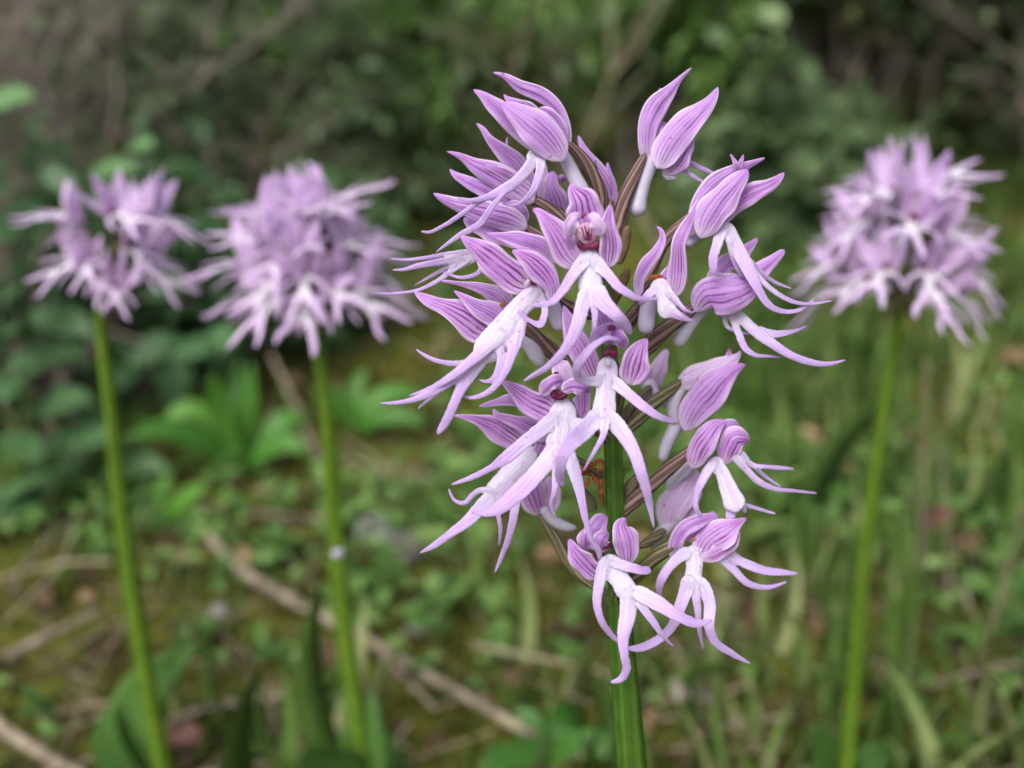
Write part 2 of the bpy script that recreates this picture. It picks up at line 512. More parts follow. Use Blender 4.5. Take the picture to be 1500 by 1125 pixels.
def ground_mat():
    t = NT('ground'); geo = t.n('TexCoord').outputs['Object']
    n1 = t.noise(5.5, geo, 3); n2 = t.noise(45, geo, 3); n3 = t.noise(400, geo, 2)
    soil = t.mix(t.smooth(n2, 0.3, 0.7), srgb(38, 30, 22), srgb(70, 56, 42))
    soil = t.mix(t.math('MULTIPLY', t.smooth(n3, 0.5, 0.75), 0.5), soil, srgb(112, 94, 74))
    moss = t.mix(t.smooth(n3, 0.3, 0.7), srgb(62, 66, 22), srgb(104, 106, 42))
    f = t.smooth(t.math('ADD', n1, t.math('MULTIPLY', t.math('SUBTRACT', n2, .5), .5)), 0.31, 0.45)
    col = t.mix(f, soil, moss)
    h = t.math('ADD', t.math('MULTIPLY', n2, 1.0), t.math('MULTIPLY', n3, 0.35))
    return t.leafy(col, 0, 0.9, 0.15)
M['ground'] = ground_mat()

# ------------------------------------------------------------------ the orchid in focus
FRAMES = {1: (560, 80, 3.515), 2: (860, 80, 3.515), 3: (540, 330, 3.516), 4: (740, 250, 3.629), 5: (740, 430, 4.168),
          6: (900, 320, 3.516), 7: (600, 540, 3.516), 8: (800, 590, 2.617), 10: (600, 170, 5.92), 11: (940, 600, 5.623),
          12: (640, 580, 5.623), 13: (820, 600, 6.25), 0: (0, 0, 1.0)}

def back_up(P, W, k):
    """start a little further back so that neighbouring parts overlap"""
    d = P[0] - P[1]; d = d / (np.linalg.norm(d) + 1e-9)
    P = P.copy(); P[0] = P[0] + d * W[0] * k
    return P

def trace(fr, pts, dz):
    ox, oy, s = FRAMES[fr]
    P, W = [], []
    for q in pts:
        px, py = q[0] / s + ox, q[1] / s + oy
        P.append(plant(px, py, dz + (q[3] if len(q) > 3 else 0)))
        W.append(q[2] / s * D0 / FPX)
    return np.array(P), np.array(W)

class Flower:
    def __init__(s, owner, fr, x, y, dz, label=None):
        ox, oy, k = FRAMES[fr]
        s.dz = dz; s.owner = owner
        s.o = plant(x / k + ox, y / k + oy, dz)
        s.e = link('flower', None, owner, s.o); s.e.empty_display_size = 0.002
        if label: s.e['label'] = label
        s.lobes = []; s.body_dz = 0; s.spine = None
        s.rnd = random.Random(int(x * 7 + y * 13 + fr))
    def _put(s, name, geo, mat):
        V, F, U = geo
        return mesh_obj(name, V, F, M[mat], s.e, uv=U)
    def sepal(s, fr, pts, dzo=0, cup=0.8, mat='petal', roll=0.0, wave=0.05, bulge=-14, name='sepal', thick=0.22):
        P, W = trace(fr, pts, s.dz + dzo); P = back_up(P, W, .3)
        v = np.linspace(0, 1, len(P))
        P = CAM + (P - CAM) * (1 + bulge / FPX * np.sin(v * math.pi))[:, None]
        return s._put(name, strip(P, W, cup=cup * .8, thick=thick, nu=15, nv=34, roll=roll + s.rnd.uniform(-.15, .15), wave=wave, root=True,
                                   flare=s.rnd.uniform(.05, .13) * (1 if cup > 0 else -1), ragged=.09, seed=s.rnd.randrange(9999),
                                   pleat=s.rnd.uniform(.03, .06), twist=s.rnd.uniform(-.3, .3)), mat)
    def petal(s, fr, pts, dzo=-6, cup=0.6, mat='petal_in', **kw):
        return s.sepal(fr, pts, dzo, cup, mat, name='petal', **kw)
    def lobe(s, fr, pts, dzo=0, bulge=-16, kind=1):
        """kind 0: the white body, kind 1: an arm, leg or tail that turns lilac towards its tip"""
        P, W = trace(fr, pts, s.dz)
        v = np.linspace(0, 1, len(P))
        if kind:                                            # leave the body at the body's own depth
            e = np.clip(v * 2.2, 0, 1); e = e * e * (3 - 2 * e)
            q = P[0]
            start = s.body_dz if s.spine is None else s.spine[1][np.argmin(((s.spine[0] - q) ** 2).sum(1))]
            off = start - 1.5 * (1 - e) + (dzo - s.body_dz) * e + bulge * np.sin(v * math.pi) ** 1.6
        else:
            run = np.concatenate([[0], np.cumsum(np.linalg.norm(np.diff(P, axis=0), axis=1))]) * FPX / D0
            first = s.spine is None
            if first: s.body_dz = dzo
            off = (dzo if first else s.spine[1][np.argmin(((s.spine[0] - P[0]) ** 2).sum(1))]) - 0.32 * np.minimum(run, 90)     # the lip juts forward as it hangs
            fine_, _, _ = spline(np.column_stack([P, off]), 24)
            if first: s.spine = (fine_[:, :3], fine_[:, 3])
        P = CAM + (P - CAM) * (1 + off / FPX)[:, None]                 # nearer or farther along its own line of sight
        if kind: P[0] = P[0] - (P[1] - P[0]) / np.linalg.norm(P[1] - P[0]) * W[0] * .35
        V, F, U = strip(P, W * (1.0 - (.22 * v if kind else 0)), cup=s.rnd.uniform(-.55, .4) if kind else 0.4, thick=0.28 if kind else 0.42, fat=0.2, nu=9, nv=44,
                        roll=s.rnd.uniform(-.3, .3) if kind else 0, root=True, ragged=.05, seed=s.rnd.randrange(9999))
        U = U.copy(); U[:, 1] = U[:, 1] * 0.15 if kind == 0 else (0.12 + 0.95 * U[:, 1])
        s.lobes.append((V, F, U))
    def body(s, fr, pts, dzo=0, bulge=0): s.lobe(fr, pts, dzo, bulge, 0)
    def spur(s, fr, pts, dzo=20):
        P, W = trace(fr, pts, s.dz + dzo); P = back_up(P, W, .9)
        s._put('spur', tube(P, W, 12, 18), 'spur')
    def ovary(s, fr, pts, dz0=None, dz1=0, mat='ovary'):
        """the twisted stalk from the flower back to the stem"""
        a = s.dz if dz0 is None else dz0
        n = len(pts)
        q = [(p[0], p[1], p[2], a + (dz1 - a) * i / (n - 1)) for i, p in enumerate(pts)]
        P, W = trace(fr, q, 0); W = W * .78; W[-1] *= .6; P = back_up(P, W, .8)
        s._put('ovary', tube(P, W, 12, 24, ridge=0.07), mat)
    def stigma(s, fr, pts, dzo=-10, mat='stigma', name='stigma'):
        """small dark lobes inside the hood: (x, y, half width, half height)"""
        parts = []
        ox, oy, k = FRAMES[fr]
        for x, y, a, b in pts:
            m = D0 / FPX / k
            parts.append(blob(plant(x / k + ox, y / k + oy, s.dz + dzo), (a * m, b * m, min(a, b) * m * 0.4), n=14, m=10))
        V, F, U = fuse(parts, 0.07, 3)
        s._put(name, (V, F, U), mat)
    def throat(s, fr, runs, dzo=-2):
        """dark curved lips of the throat, welded into one piece"""
        parts = []
        for pts in runs:
            P, W = trace(fr, pts, s.dz + dzo)
            parts.append(strip(P, W, cup=0.5, thick=0.5, fat=.45, nu=7, nv=24, root=True))
        V, F, U = fuse(parts, 0.06, 3)
        s._put('stigma', (V, F, U), 'stigma')
    def done(s):
        if s.lobes:
            V, F, U = fuse(s.lobes, 0.10, 6)
            o = mesh_obj('lip', V, F, M['lip'], s.e, attr=U[:, 1])
            set_attr(o.data, U[:, 0], 'across')

base_main = plant(932, 1160, 0); base_main = np.array([base_main[0] + 1.5, base_main[1] + 2, 0.0])
orchid = thing('orchid', 'sharp pink orchid in front, its open flowers striped with purple and long lobed', 'orchid', base_main,
               'pink orchids in flower')

def stem_part(owner, P, W, mat, name='stem'):
    V, F, U = tube(P, W, 16, 60, ridge=0.012)
    return mesh_obj(name, V, F, M[mat], owner, uv=U)

sp = [plant(872, 235, 6), plant(880, 330, 4), plant(889, 450, 2), plant(896, 600, 0), plant(901, 740, 0), plant(905, 850, 0),
      plant(914, 980, 0), plant(926, 1125, 0), (plant(932, 1160, 0) + base_main) / 2, base_main + [0, 0, -4]]
stem_part(orchid, np.array(sp), np.array([1.0, 1.4, 1.7, 2.1, 2.3, 2.6, 3.2, 3.7, 4.2, 4.8]), 'stem')

f = Flower(orchid, 1, 900, 480, -35, 'topmost flower on the left of the spike, long lip lobes trailing down')        # F1
f.sepal(1, [(948, 490, 30), (952, 410, 46), (905, 285, 62), (815, 205, 74), (700, 158, 60), (630, 112, 30), (568, 92, 8)], 8, 0.7, 'petal')
f.sepal(1, [(925, 530, 70), (868, 455, 165), (785, 372, 176), (690, 300, 112), (606, 244, 10)], -22, 0.9, 'petal')
f.sepal(1, [(800, 480, 60), (690, 370, 100), (570, 255, 84), (520, 212, 46), (468, 180, 10)], 16, 0.6, 'petal', roll=.2)
f.petal(1, [(800, 330, 90), (700, 262, 70), (650, 230, 30), (628, 206, 10)], -4)
f.petal(1, [(935, 440, 50), (880, 335, 80), (835, 298, 60), (800, 288, 14)], 2)
f.body(1, [(870, 500, 70), (800, 505, 75), (762, 560, 90)], -10)
f.lobe(1, [(790, 520, 66), (730, 610, 66), (640, 690, 62), (540, 735, 44), (440, 750, 26), (378, 733, 14)], -22)
f.lobe(1, [(690, 645, 46), (580, 712, 40), (480, 770, 34), (390, 835, 32), (300, 890, 28), (240, 915, 24), (192, 908, 14)], -16, -8)
f.lobe(1, [(800, 520, 56), (720, 625, 44), (610, 730, 32), (560, 790, 40), (510, 865, 48), (400, 930, 40), (268, 1024, 10)], -34)
f.lobe(1, [(815, 520, 56), (806, 620, 52), (770, 708, 42), (700, 770, 28), (612, 768, 10)], -26)
f.spur(1, [(940, 530, 60), (985, 620, 72), (1030, 710, 78), (1050, 760, 60)], 10)
f.ovary(1, [(965, 470, 44), (1040, 545, 74), (1102, 650, 82), (1135, 760, 70), (1130, 860, 50)], -30, 0)
f.done()

f = Flower(orchid, 10, 1040, 560, 25, 'half hidden flower below the topmost one, tips of its sepals pointing up left')   # F2
f.sepal(10, [(1060, 640, 130), (930, 430, 190), (800, 300, 130), (690, 200, 70), (630, 110, 44), (576, 62, 12)], 6, 0.7)
f.sepal(10, [(1040, 720, 170), (880, 600, 240), (700, 490, 190), (540, 410, 110), (440, 350, 60), (318, 306, 10)], -14, 0.85)
f.sepal(10, [(960, 800, 150), (780, 690, 190), (620, 620, 140), (490, 560, 100), (410, 520, 66), (345, 458, 14)], -4, 0.7, 'petal')
f.petal(10, [(860, 330, 60), (842, 260, 30), (848, 180, 10)], 10)
f.petal(10, [(900, 540, 100), (760, 470, 70), (690, 440, 40), (620, 418, 10)], -20)
f.ovary(10, [(1060, 730, 90), (1200, 790, 120), (1320, 870, 120), (1420, 960, 100)], 20, 0)
f.done()

f = Flower(orchid, 10, 950, 930, 5, 'flower on the left of the spike with a narrow lip stretching far left')   # F3
f.sepal(10, [(990, 960, 120), (850, 900, 220), (680, 850, 220), (520, 800, 170), (380, 760, 110), (280, 715, 70), (202, 668, 14)], -8, 0.9)
f.sepal(10, [(960, 1080, 120), (820, 1040, 190), (680, 990, 180), (560, 950, 110), (470, 880, 40)], 14, 0.7)
f.petal(10, [(1000, 900, 60), (960, 800, 90), (900, 760, 60), (830, 790, 20)], 0)
f.body(3, [(640, 120, 60), (545, 150, 80), (470, 185, 90), (410, 215, 60)], 6)
f.lobe(3, [(520, 135, 36), (400, 150, 32), (280, 170, 28), (190, 178, 24), (108, 172, 16)], 4)
f.lobe(3, [(470, 170, 50), (360, 190, 46), (250, 210, 38), (180, 228, 28), (118, 230, 16)], 0)
f.lobe(3, [(440, 200, 34), (370, 235, 28), (300, 275, 22), (232, 312, 10)], 10, 0)
f.lobe(3, [(500, 180, 50), (420, 240, 34), (340, 295, 28), (260, 332, 24), (150, 350, 20), (60, 352, 16), (-12, 346, 8)], -6)
f.lobe(3, [(560, 160, 40), (582, 210, 40), (560, 248, 32), (480, 270, 26), (420, 255, 20), (370, 235, 8)], -10)
f.ovary(10, [(990, 960, 70), (1080, 1010, 110), (1180, 1060, 110), (1300, 1120, 90), (1450, 1180, 80)], 5, 0)
f.done()

f = Flower(orchid, 3, 850, 300, -100, 'flower on the left with a broad striped hood and four-lobed lip sweeping down left')   # F4
f.sepal(3, [(815, 310, 90), (745, 265, 166), (645, 185, 146), (545, 108, 86), (500, 75, 40), (474, 52, 12)], 4, 0.75, 'petal_in')
f.sepal(3, [(940, 190, 80), (880, 110, 100), (790, 80, 96), (690, 58, 46), (600, 42, 10)], 26, 0.6)
f.sepal(3, [(948, 385, 50), (940, 310, 90), (885, 228, 122), (810, 168, 80), (760, 138, 34), (738, 132, 18)], -26, 0.85, 'petal_in')
f.stigma(3, [(850, 280, 26, 30), (838, 262, 18, 20)], 0)
f.petal(3, [(830, 340, 60), (850, 300, 80), (860, 250, 60)], 14, -0.4, 'petal_pale')
f.body(3, [(890, 315, 80), (830, 375, 110), (775, 425, 110), (735, 485, 130), (690, 555, 150), (610, 640, 150), (560, 700, 130)], 4)
f.lobe(3, [(880, 350, 50), (905, 410, 42), (905, 470, 44), (885, 512, 48), (845, 500, 36), (775, 440, 26)], -12, -4)
f.lobe(3, [(680, 560, 80), (560, 670, 66), (450, 760, 54), (330, 835, 40), (200, 880, 12)], -6)
f.lobe(3, [(620, 640, 70), (480, 760, 58), (360, 840, 56), (250, 892, 44), (140, 915, 30), (52, 916, 12)], 0)
f.lobe(3, [(480, 770, 40), (390, 835, 30), (320, 890, 26), (248, 950, 10)], 12, 0)
f.lobe(3, [(520, 705, 50), (440, 712, 34), (360, 700, 32), (300, 675, 28), (238, 634, 8)], 14)
f.lobe(3, [(770, 480, 90), (755, 570, 96), (740, 650, 66), (695, 770, 46), (610, 862, 40), (520, 888, 28), (438, 855, 8)], -4)
f.lobe(3, [(640, 600, 50), (680, 660, 52), (672, 740, 52), (640, 795, 40), (600, 805, 26), (556, 788, 8)], 10)
f.lobe(3, [(580, 690, 90), (510, 770, 90), (475, 840, 70), (430, 945, 60), (385, 1030, 58), (352, 1080, 34)], 6)
f.spur(3, [(945, 400, 60), (965, 460, 78), (985, 520, 74), (990, 545, 50)], 30)
f.ovary(3, [(940, 360, 60), (980, 400, 90), (1080, 440, 90), (1200, 480, 80)], -60, 0)
f.done()

f = Flower(orchid, 3, 700, 470, -30, 'flower tucked under the four-lobed one, pointed hood to the left')   # F6
f.sepal(3, [(640, 590, 70), (575, 535, 150), (480, 468, 146), (385, 415, 92), (300, 382, 62), (234, 340, 12)], -4, 0.8, 'petal_in')
f.sepal(3, [(730, 520, 90), (640, 462, 124), (540, 408, 70), (480, 365, 34), (438, 336, 8)], -14, 0.7, 'petal')
f.sepal(3, [(720, 420, 70), (665, 365, 104), (580, 325, 56), (480, 302, 26), (374, 286, 14)], 6, 0.6)
f.stigma(3, [(688, 408, 14, 16)], -20, 'wither', 'withered_column')
f.spur(3, [(770, 560, 60), (830, 610, 90), (870, 680, 80), (900, 730, 40)], 20)
f.ovary(3, [(740, 490, 60), (820, 540, 90), (900, 610, 96), (980, 680, 90), (1100, 760, 80)], -20, 0)
f.done()

f = Flower(orchid, 4, 440, 400, -150, 'flower facing the camera at the centre, dark red throat and lip like a little man')   # F5
f.sepal(4, [(425, 280, 120), (420, 215, 180), (405, 160, 150), (368, 108, 74), (348, 70, 10)], 26, -0.75, 'petal_in')
f.sepal(4, [(385, 500, 60), (345, 455, 130), (305, 390, 146), (255, 312, 112), (200, 240, 58), (172, 215, 34), (146, 206, 14)], 14, -0.7, 'petal_in')
f.sepal(4, [(550, 490, 70), (556, 425, 112), (552, 345, 96), (548, 265, 60), (556, 210, 34), (560, 180, 10)], 12, -0.75, 'petal_in')
f.petal(4, [(350, 330, 40), (350, 288, 76), (372, 256, 62), (402, 250, 26)], -8, 0.35, 'petal_pale')
f.petal(4, [(494, 330, 40), (492, 290, 76), (470, 258, 62), (440, 252, 26)], -8, 0.35, 'petal_pale')
f.petal(4, [(345, 400, 40), (345, 340, 50), (352, 300, 40)], 6, 0.5, 'petal')
f.stigma(4, [(435, 345, 50, 66)], 18, 'column', 'column')
f.throat(4, [[(392, 366, 16), (398, 395, 34), (425, 408, 36), (442, 400, 26), (462, 408, 36), (484, 392, 36), (488, 362, 18)], [(434, 375, 10), (432, 330, 9), (420, 290, 8)],
             [(442, 375, 10), (445, 330, 8), (446, 295, 6)], [(452, 375, 9), (458, 335, 8), (460, 300, 5)], [(424, 372, 9), (414, 330, 8), (404, 295, 8)]], 0)
f.stigma(4, [(412, 240, 9, 17), (426, 230, 7, 11), (392, 330, 4, 7), (474, 325, 4, 7)], 0, 'stigma', 'anther')
f.body(4, [(438, 405, 100), (443, 460, 116), (450, 530, 104), (452, 600, 124), (462, 670, 146)], 10)
f.lobe(4, [(420, 480, 84), (360, 555, 64), (300, 645, 54), (245, 700, 42), (190, 712, 36), (128, 722, 20)], -6)
f.lobe(4, [(485, 490, 90), (555, 560, 60), (615, 628, 52), (690, 672, 42), (750, 682, 34), (815, 684, 22)], -6)
f.lobe(4, [(432, 650, 90), (406, 740, 84), (380, 840, 78), (315, 955, 62), (230, 1040, 46), (150, 1090, 36), (88, 1124, 12)], -8, -26)
f.lobe(4, [(488, 640, 110), (530, 705, 92), (590, 770, 78), (640, 825, 68), (668, 872, 36)], -10, -24)
f.lobe(4, [(466, 670, 50), (476, 760, 40), (474, 830, 32), (452, 888, 10)], 0, -10)
f.spur(4, [(440, 420, 60), (430, 480, 60), (425, 560, 50)], 70)
f.ovary(4, [(440, 380, 60), (470, 420, 80), (500, 480, 90), (540, 560, 90)], -110, 0)
f.done()

f = Flower(orchid, 4, 820, 590, -85, 'chewed flower with two upright sepals and a torn short lip')   # F12
f.sepal(4, [(712, 655, 40), (714, 570, 60), (750, 500, 72), (806, 425, 56), (836, 360, 34), (828, 320, 22), (804, 296, 12)], 10, 0.55, 'petal')
f.sepal(4, [(905, 655, 50), (912, 580, 96), (918, 480, 96), (920, 390, 74), (950, 320, 62), (985, 250, 40), (1010, 205, 12)], -4, -0.6, 'petal_in')
f.petal(4, [(840, 600, 60), (860, 550, 60), (890, 515, 30)], 14)
f.stigma(4, [(790, 566, 22, 14), (815, 562, 22, 12), (775, 578, 10, 10)], -4, 'wither', 'withered_column')
f.body(4, [(770, 620, 90), (825, 625, 110), (850, 680, 90), (868, 740, 112), (900, 770, 86)], -4)
f.lobe(4, [(880, 745, 84), (930, 775, 56), (1008, 805, 16)], -6, -6)
f.lobe(4, [(860, 640, 56), (910, 690, 40), (960, 742, 26), (995, 755, 18), (1008, 735, 8)], -14)
f.lobe(4, [(780, 640, 60), (735, 690, 46), (715, 715, 18)], 6)
f.spur(4, [(770, 670, 60), (755, 760, 84), (748, 830, 82), (745, 872, 50)], 30)
f.ovary(4, [(760, 620, 60), (720, 700, 80), (680, 770, 96), (640, 850, 96)], -60, 0)
f.done()

f = Flower(orchid, 5, 640, 360, -130, 'second flower facing the camera, just below the centre one, legs spread wide')   # F7
f.sepal(5, [(540, 500, 100), (490, 400, 150), (430, 280, 130), (390, 170, 80), (355, 70, 12)], 26, -0.6, 'petal_in')
f.sepal(5, [(640, 270, 150), (630, 190, 150), (600, 130, 110), (560, 90, 40)], 20, 0.6, 'petal')
f.sepal(5, [(770, 530, 90), (785, 470, 166), (800, 400, 160), (825, 335, 96), (870, 276, 14)], 6, -0.8, 'petal_in')
f.petal(5, [(560, 300, 70), (590, 240, 90), (640, 215, 70), (690, 230, 40)], 4, 0.8, 'petal')
f.petal(5, [(720, 320, 60), (700, 270, 80), (660, 240, 50)], 0, 0.8, 'petal')
f.throat(5, [[(588, 378, 18), (612, 366, 46), (638, 352, 34), (664, 368, 48), (690, 380, 18)], [(640, 365, 40), (640, 330, 34), (646, 305, 22)]], -2)
f.stigma(5, [(650, 208, 26, 18)], -10)
f.stigma(5, [(628, 420, 20, 24)], -8, 'spur', 'gland')
f.body(5, [(628, 380, 100), (625, 440, 126), (620, 530, 130), (612, 620, 124), (604, 710, 160), (600, 770, 190)], 8)
f.lobe(5, [(590, 530, 90), (505, 535, 62), (445, 512, 60), (438, 450, 62), (490, 370, 60), (555, 308, 50), (625, 272, 42), (690, 285, 34), (712, 300, 20)], -14, -22)
f.lobe(5, [(670, 540, 90), (760, 620, 72), (850, 692, 66), (935, 748, 54), (1000, 775, 44), (1052, 785, 24)], -8, -20)
f.lobe(5, [(565, 740, 120), (490, 832, 116), (405, 905, 112), (355, 980, 96), (335, 1070, 82), (338, 1140, 70), (362, 1178, 34)], -10, -30)
f.lobe(5, [(640, 760, 110), (730, 870, 104), (790, 980, 90), (828, 1090, 80), (862, 1200, 68), (884, 1300, 54), (910, 1442, 12)], -8, -22)
f.lobe(5, [(612, 780, 60), (595, 870, 48), (545, 965, 38), (472, 1090, 12)], 0, -8)
f.ovary(5, [(660, 420, 60), (690, 520, 80), (700, 640, 80), (680, 760, 70)], -95, 0, 'ovary_green')
f.done()

f = Flower(orchid, 7, 760, 120, -85, 'lower left flower turned to the camera, striped left sepal and long legs')   # F8
f.sepal(7, [(735, 225, 90), (690, 205, 152), (612, 165, 128), (535, 108, 70), (500, 80, 40), (470, 62, 14)], 10, -0.7, 'petal_in')
f.sepal(7, [(800, 90, 110), (800, 40, 120), (780, -10, 90), (770, -40, 40)], 24, -0.6, 'petal_pale')
f.sepal(7, [(885, 245, 40), (892, 195, 80), (890, 140, 90), (880, 110, 40)], 14, -0.6, 'petal_in')
f.petal(7, [(800, 110, 50), (850, 88, 76), (900, 100, 70), (925, 120, 30)], -12, 0.7, 'petal')
f.petal(7, [(690, 120, 60), (735, 70, 70), (790, 55, 40)], -4, 0.6, 'petal')
f.throat(7, [[(728, 102, 14), (740, 130, 36), (768, 150, 30), (800, 138, 32), (815, 130, 16)], [(745, 110, 20), (770, 128, 36), (790, 130, 20)]], -8)
f.stigma(7, [(722, 60, 9, 11), (755, 22, 15, 8), (722, 95, 6, 9)], -8, 'stigma', 'anther')
f.body(7, [(785, 150, 110), (790, 220, 140), (775, 300, 140), (765, 390, 130), (770, 450, 150)], 4)
f.lobe(7, [(750, 250, 90), (680, 310, 82), (590, 380, 76), (490, 465, 76), (430, 505, 50), (320, 560, 42), (208, 600, 16)], -2)
f.lobe(7, [(745, 420, 110), (660, 530, 100), (545, 650, 100), (455, 722, 84), (385, 745, 50), (312, 736, 12)], -8, -20)
f.lobe(7, [(815, 430, 80), (855, 545, 76), (882, 660, 54), (905, 770, 42), (940, 885, 42), (975, 945, 42), (978, 992, 18)], -6, -20)
f.lobe(7, [(745, 450, 56), (752, 560, 44), (742, 640, 36), (730, 700, 32), (756, 770, 16)], -2)
f.body(7, [(830, 260, 120), (880, 320, 110), (935, 355, 50)], 12)
f.ovary(7, [(800, 180, 60), (880, 240, 80), (980, 320, 90), (1040, 380, 80)], -50, 0, 'ovary_green')
f.done()

f = Flower(orchid, 7, 620, 370, -25, 'flower under the lower left one, beak-like striped hood and two thin hanging legs')   # F9
f.sepal(7, [(570, 395, 90), (495, 345, 128), (405, 288, 104), (340, 262, 56), (290, 250, 30), (226, 242, 12)], 0, 0.6, 'petal_in')
f.sepal(7, [(700, 350, 80), (610, 300, 96), (520, 262, 56), (450, 240, 34), (432, 205, 16)], -10, 0.7, 'petal_in')
f.sepal(7, [(560, 170, 70), (500, 162, 56), (430, 178, 36), (358, 194, 10)], 12, 0.5)
f.petal(7, [(660, 440, 60), (680, 390, 70), (700, 350, 50)], 10, 0.5, 'petal_in')
f.body(7, [(640, 400, 120), (570, 490, 130), (500, 570, 130), (440, 640, 120), (390, 690, 100)], 6)
f.lobe(7, [(430, 650, 80), (370, 710, 90), (310, 775, 72), (190, 865, 56), (110, 920, 40), (48, 952, 12)], -2)
f.lobe(7, [(560, 560, 60), (548, 660, 62), (535, 760, 56), (512, 860, 44), (475, 965, 36), (436, 1055, 14)], 6)
f.lobe(7, [(460, 650, 40), (455, 740, 30), (467, 820, 30), (458, 918, 10)], 12)
f.lobe(7, [(430, 640, 40), (370, 625, 38), (325, 650, 36), (285, 692, 36), (235, 680, 28), (200, 612, 14)], 30)
f.ovary(7, [(640, 380, 60), (760, 430, 80), (880, 500, 90), (1000, 560, 80)], -15, 0, 'ovary_green')
f.done()

f = Flower(orchid, 2, 360, 540, 20, 'topmost flower on the right, closed hood of two upswept sepals and a white spur')   # F10
f.sepal(2, [(320, 545, 70), (306, 450, 92), (318, 350, 112), (365, 255, 106), (425, 190, 72), (470, 135, 34), (540, 66, 10)], 4, 0.85)
f.sepal(2, [(375, 560, 100), (425, 465, 166), (500, 370, 150), (590, 282, 106), (645, 220, 54), (674, 165, 12)], -10, 0.9)
f.sepal(2, [(420, 600, 70), (470, 525, 136), (515, 440, 90), (548, 405, 16)], 0, 0.7)
f.petal(2, [(370, 470, 70), (385, 395, 82), (392, 345, 34)], 12)
f.petal(2, [(372, 220, 30), (378, 190, 24), (372, 176, 8)], 10)
f.body(2, [(400, 570, 60), (425, 605, 84), (470, 575, 70)], 6)
f.lobe(2, [(450, 570, 50), (510, 600, 32), (560, 635, 28), (612, 662, 22)], 10, 0)
f.lobe(2, [(460, 550, 50), (530, 560, 38), (600, 590, 36), (668, 622, 24)], 20, 0)
f.spur(2, [(335, 560, 70), (300, 640, 68), (272, 730, 76), (250, 825, 66), (246, 838, 40)], 4)
f.ovary(2, [(290, 530, 44), (235, 640, 80), (190, 750, 92), (160, 880, 92), (130, 1000, 80), (110, 1120, 60)], 20, 0)
f.done()

f = Flower(orchid, 2, 650, 850, -15, 'upper right flower with three sharp sepal tips and a lip curving away right')   # F11
f.sepal(2, [(545, 850, 50), (585, 760, 90), (660, 670, 106), (760, 600, 76), (850, 560, 34), (918, 532, 10)], 8, 0.7)
f.sepal(2, [(590, 930, 60), (625, 850, 156), (690, 750, 156), (760, 670, 106), (815, 605, 50), (828, 590, 20)], -14, 0.9)
f.sepal(2, [(680, 880, 40), (750, 780, 100), (850, 715, 96), (940, 672, 66), (985, 640, 40), (1014, 606, 12)], 6, -0.6, 'petal_in')
f.petal(2, [(790, 610, 40), (765, 560, 24), (738, 512, 8)], -6)
f.petal(2, [(770, 610, 30), (790, 560, 24), (804, 515, 8)], -2)
f.sepal(4, [(985, 330, 60), (1000, 270, 70), (1020, 200, 50), (1040, 150, 20)], 4, 0.6)
f.body(2, [(670, 870, 60), (692, 905, 70), (715, 950, 70)], -6)
f.lobe(6, [(556, 30, 70), (530, 130, 62), (508, 215, 56), (516, 275, 44), (560, 292, 26), (622, 285, 10)], -10)
f.lobe(6, [(580, 40, 76), (630, 150, 84), (690, 260, 78), (745, 370, 58), (800, 450, 48), (860, 478, 38), (960, 468, 32), (1036, 402, 10)], -14)
f.lobe(6, [(680, 220, 56), (760, 320, 38), (850, 395, 32), (930, 432, 30), (1010, 440, 26), (1130, 422, 12)], -6)
f.lobe(6, [(700, 220, 40), (770, 290, 28), (840, 335, 26), (918, 362, 12)], 4, 0)
f.lobe(6, [(590, 110, 36), (610, 210, 28), (650, 285, 24), (705, 325, 12)], 8)
f.spur(2, [(580, 890, 60), (545, 940, 62), (510, 985, 44)], 20)
f.ovary(2, [(540, 820, 30), (480, 875, 60), (410, 950, 74), (360, 1050, 72), (320, 1140, 70), (250, 1260, 60)], -15, 0)
f.done()

f = Flower(orchid, 6, 560, 420, 5, 'right flower with a plump veined hood above a thin forked lip')   # F13
f.sepal(6, [(430, 470, 60), (475, 405, 170), (560, 390, 226), (650, 370, 190), (715, 345, 110), (745, 330, 30)], -14, 1.0)
f.sepal(6, [(560, 410, 100), (670, 350, 130), (760, 262, 92), (820, 212, 62), (876, 160, 26)], 2, 0.7)
f.sepal(6, [(500, 330, 70), (560, 250, 96), (640, 195, 80), (700, 140, 46), (738, 102, 16)], 12, 0.7)
f.body(6, [(560, 500, 50), (610, 500, 60), (650, 520, 60)], 4)
f.lobe(6, [(600, 490, 40), (640, 590, 46), (680, 675, 44), (720, 702, 34), (790, 710, 26), (862, 716, 14)], -4)
f.lobe(6, [(630, 485, 56), (720, 575, 66), (810, 640, 64), (900, 700, 54), (1000, 738, 48), (1100, 750, 36), (1198, 726, 12)], -8)
f.lobe(6, [(740, 575, 56), (830, 595, 50), (910, 585, 34), (990, 555, 16)], 4)
f.lobe(6, [(570, 500, 40), (580, 555, 28), (640, 585, 22), (740, 590, 14)], 12)
f.spur(6, [(450, 470, 80), (400, 530, 70), (350, 600, 78), (318, 660, 56)], 12)
f.ovary(6, [(430, 440, 50), (340, 510, 92), (230, 600, 110), (140, 690, 100), (60, 790, 90)], 5, 0)
f.done()

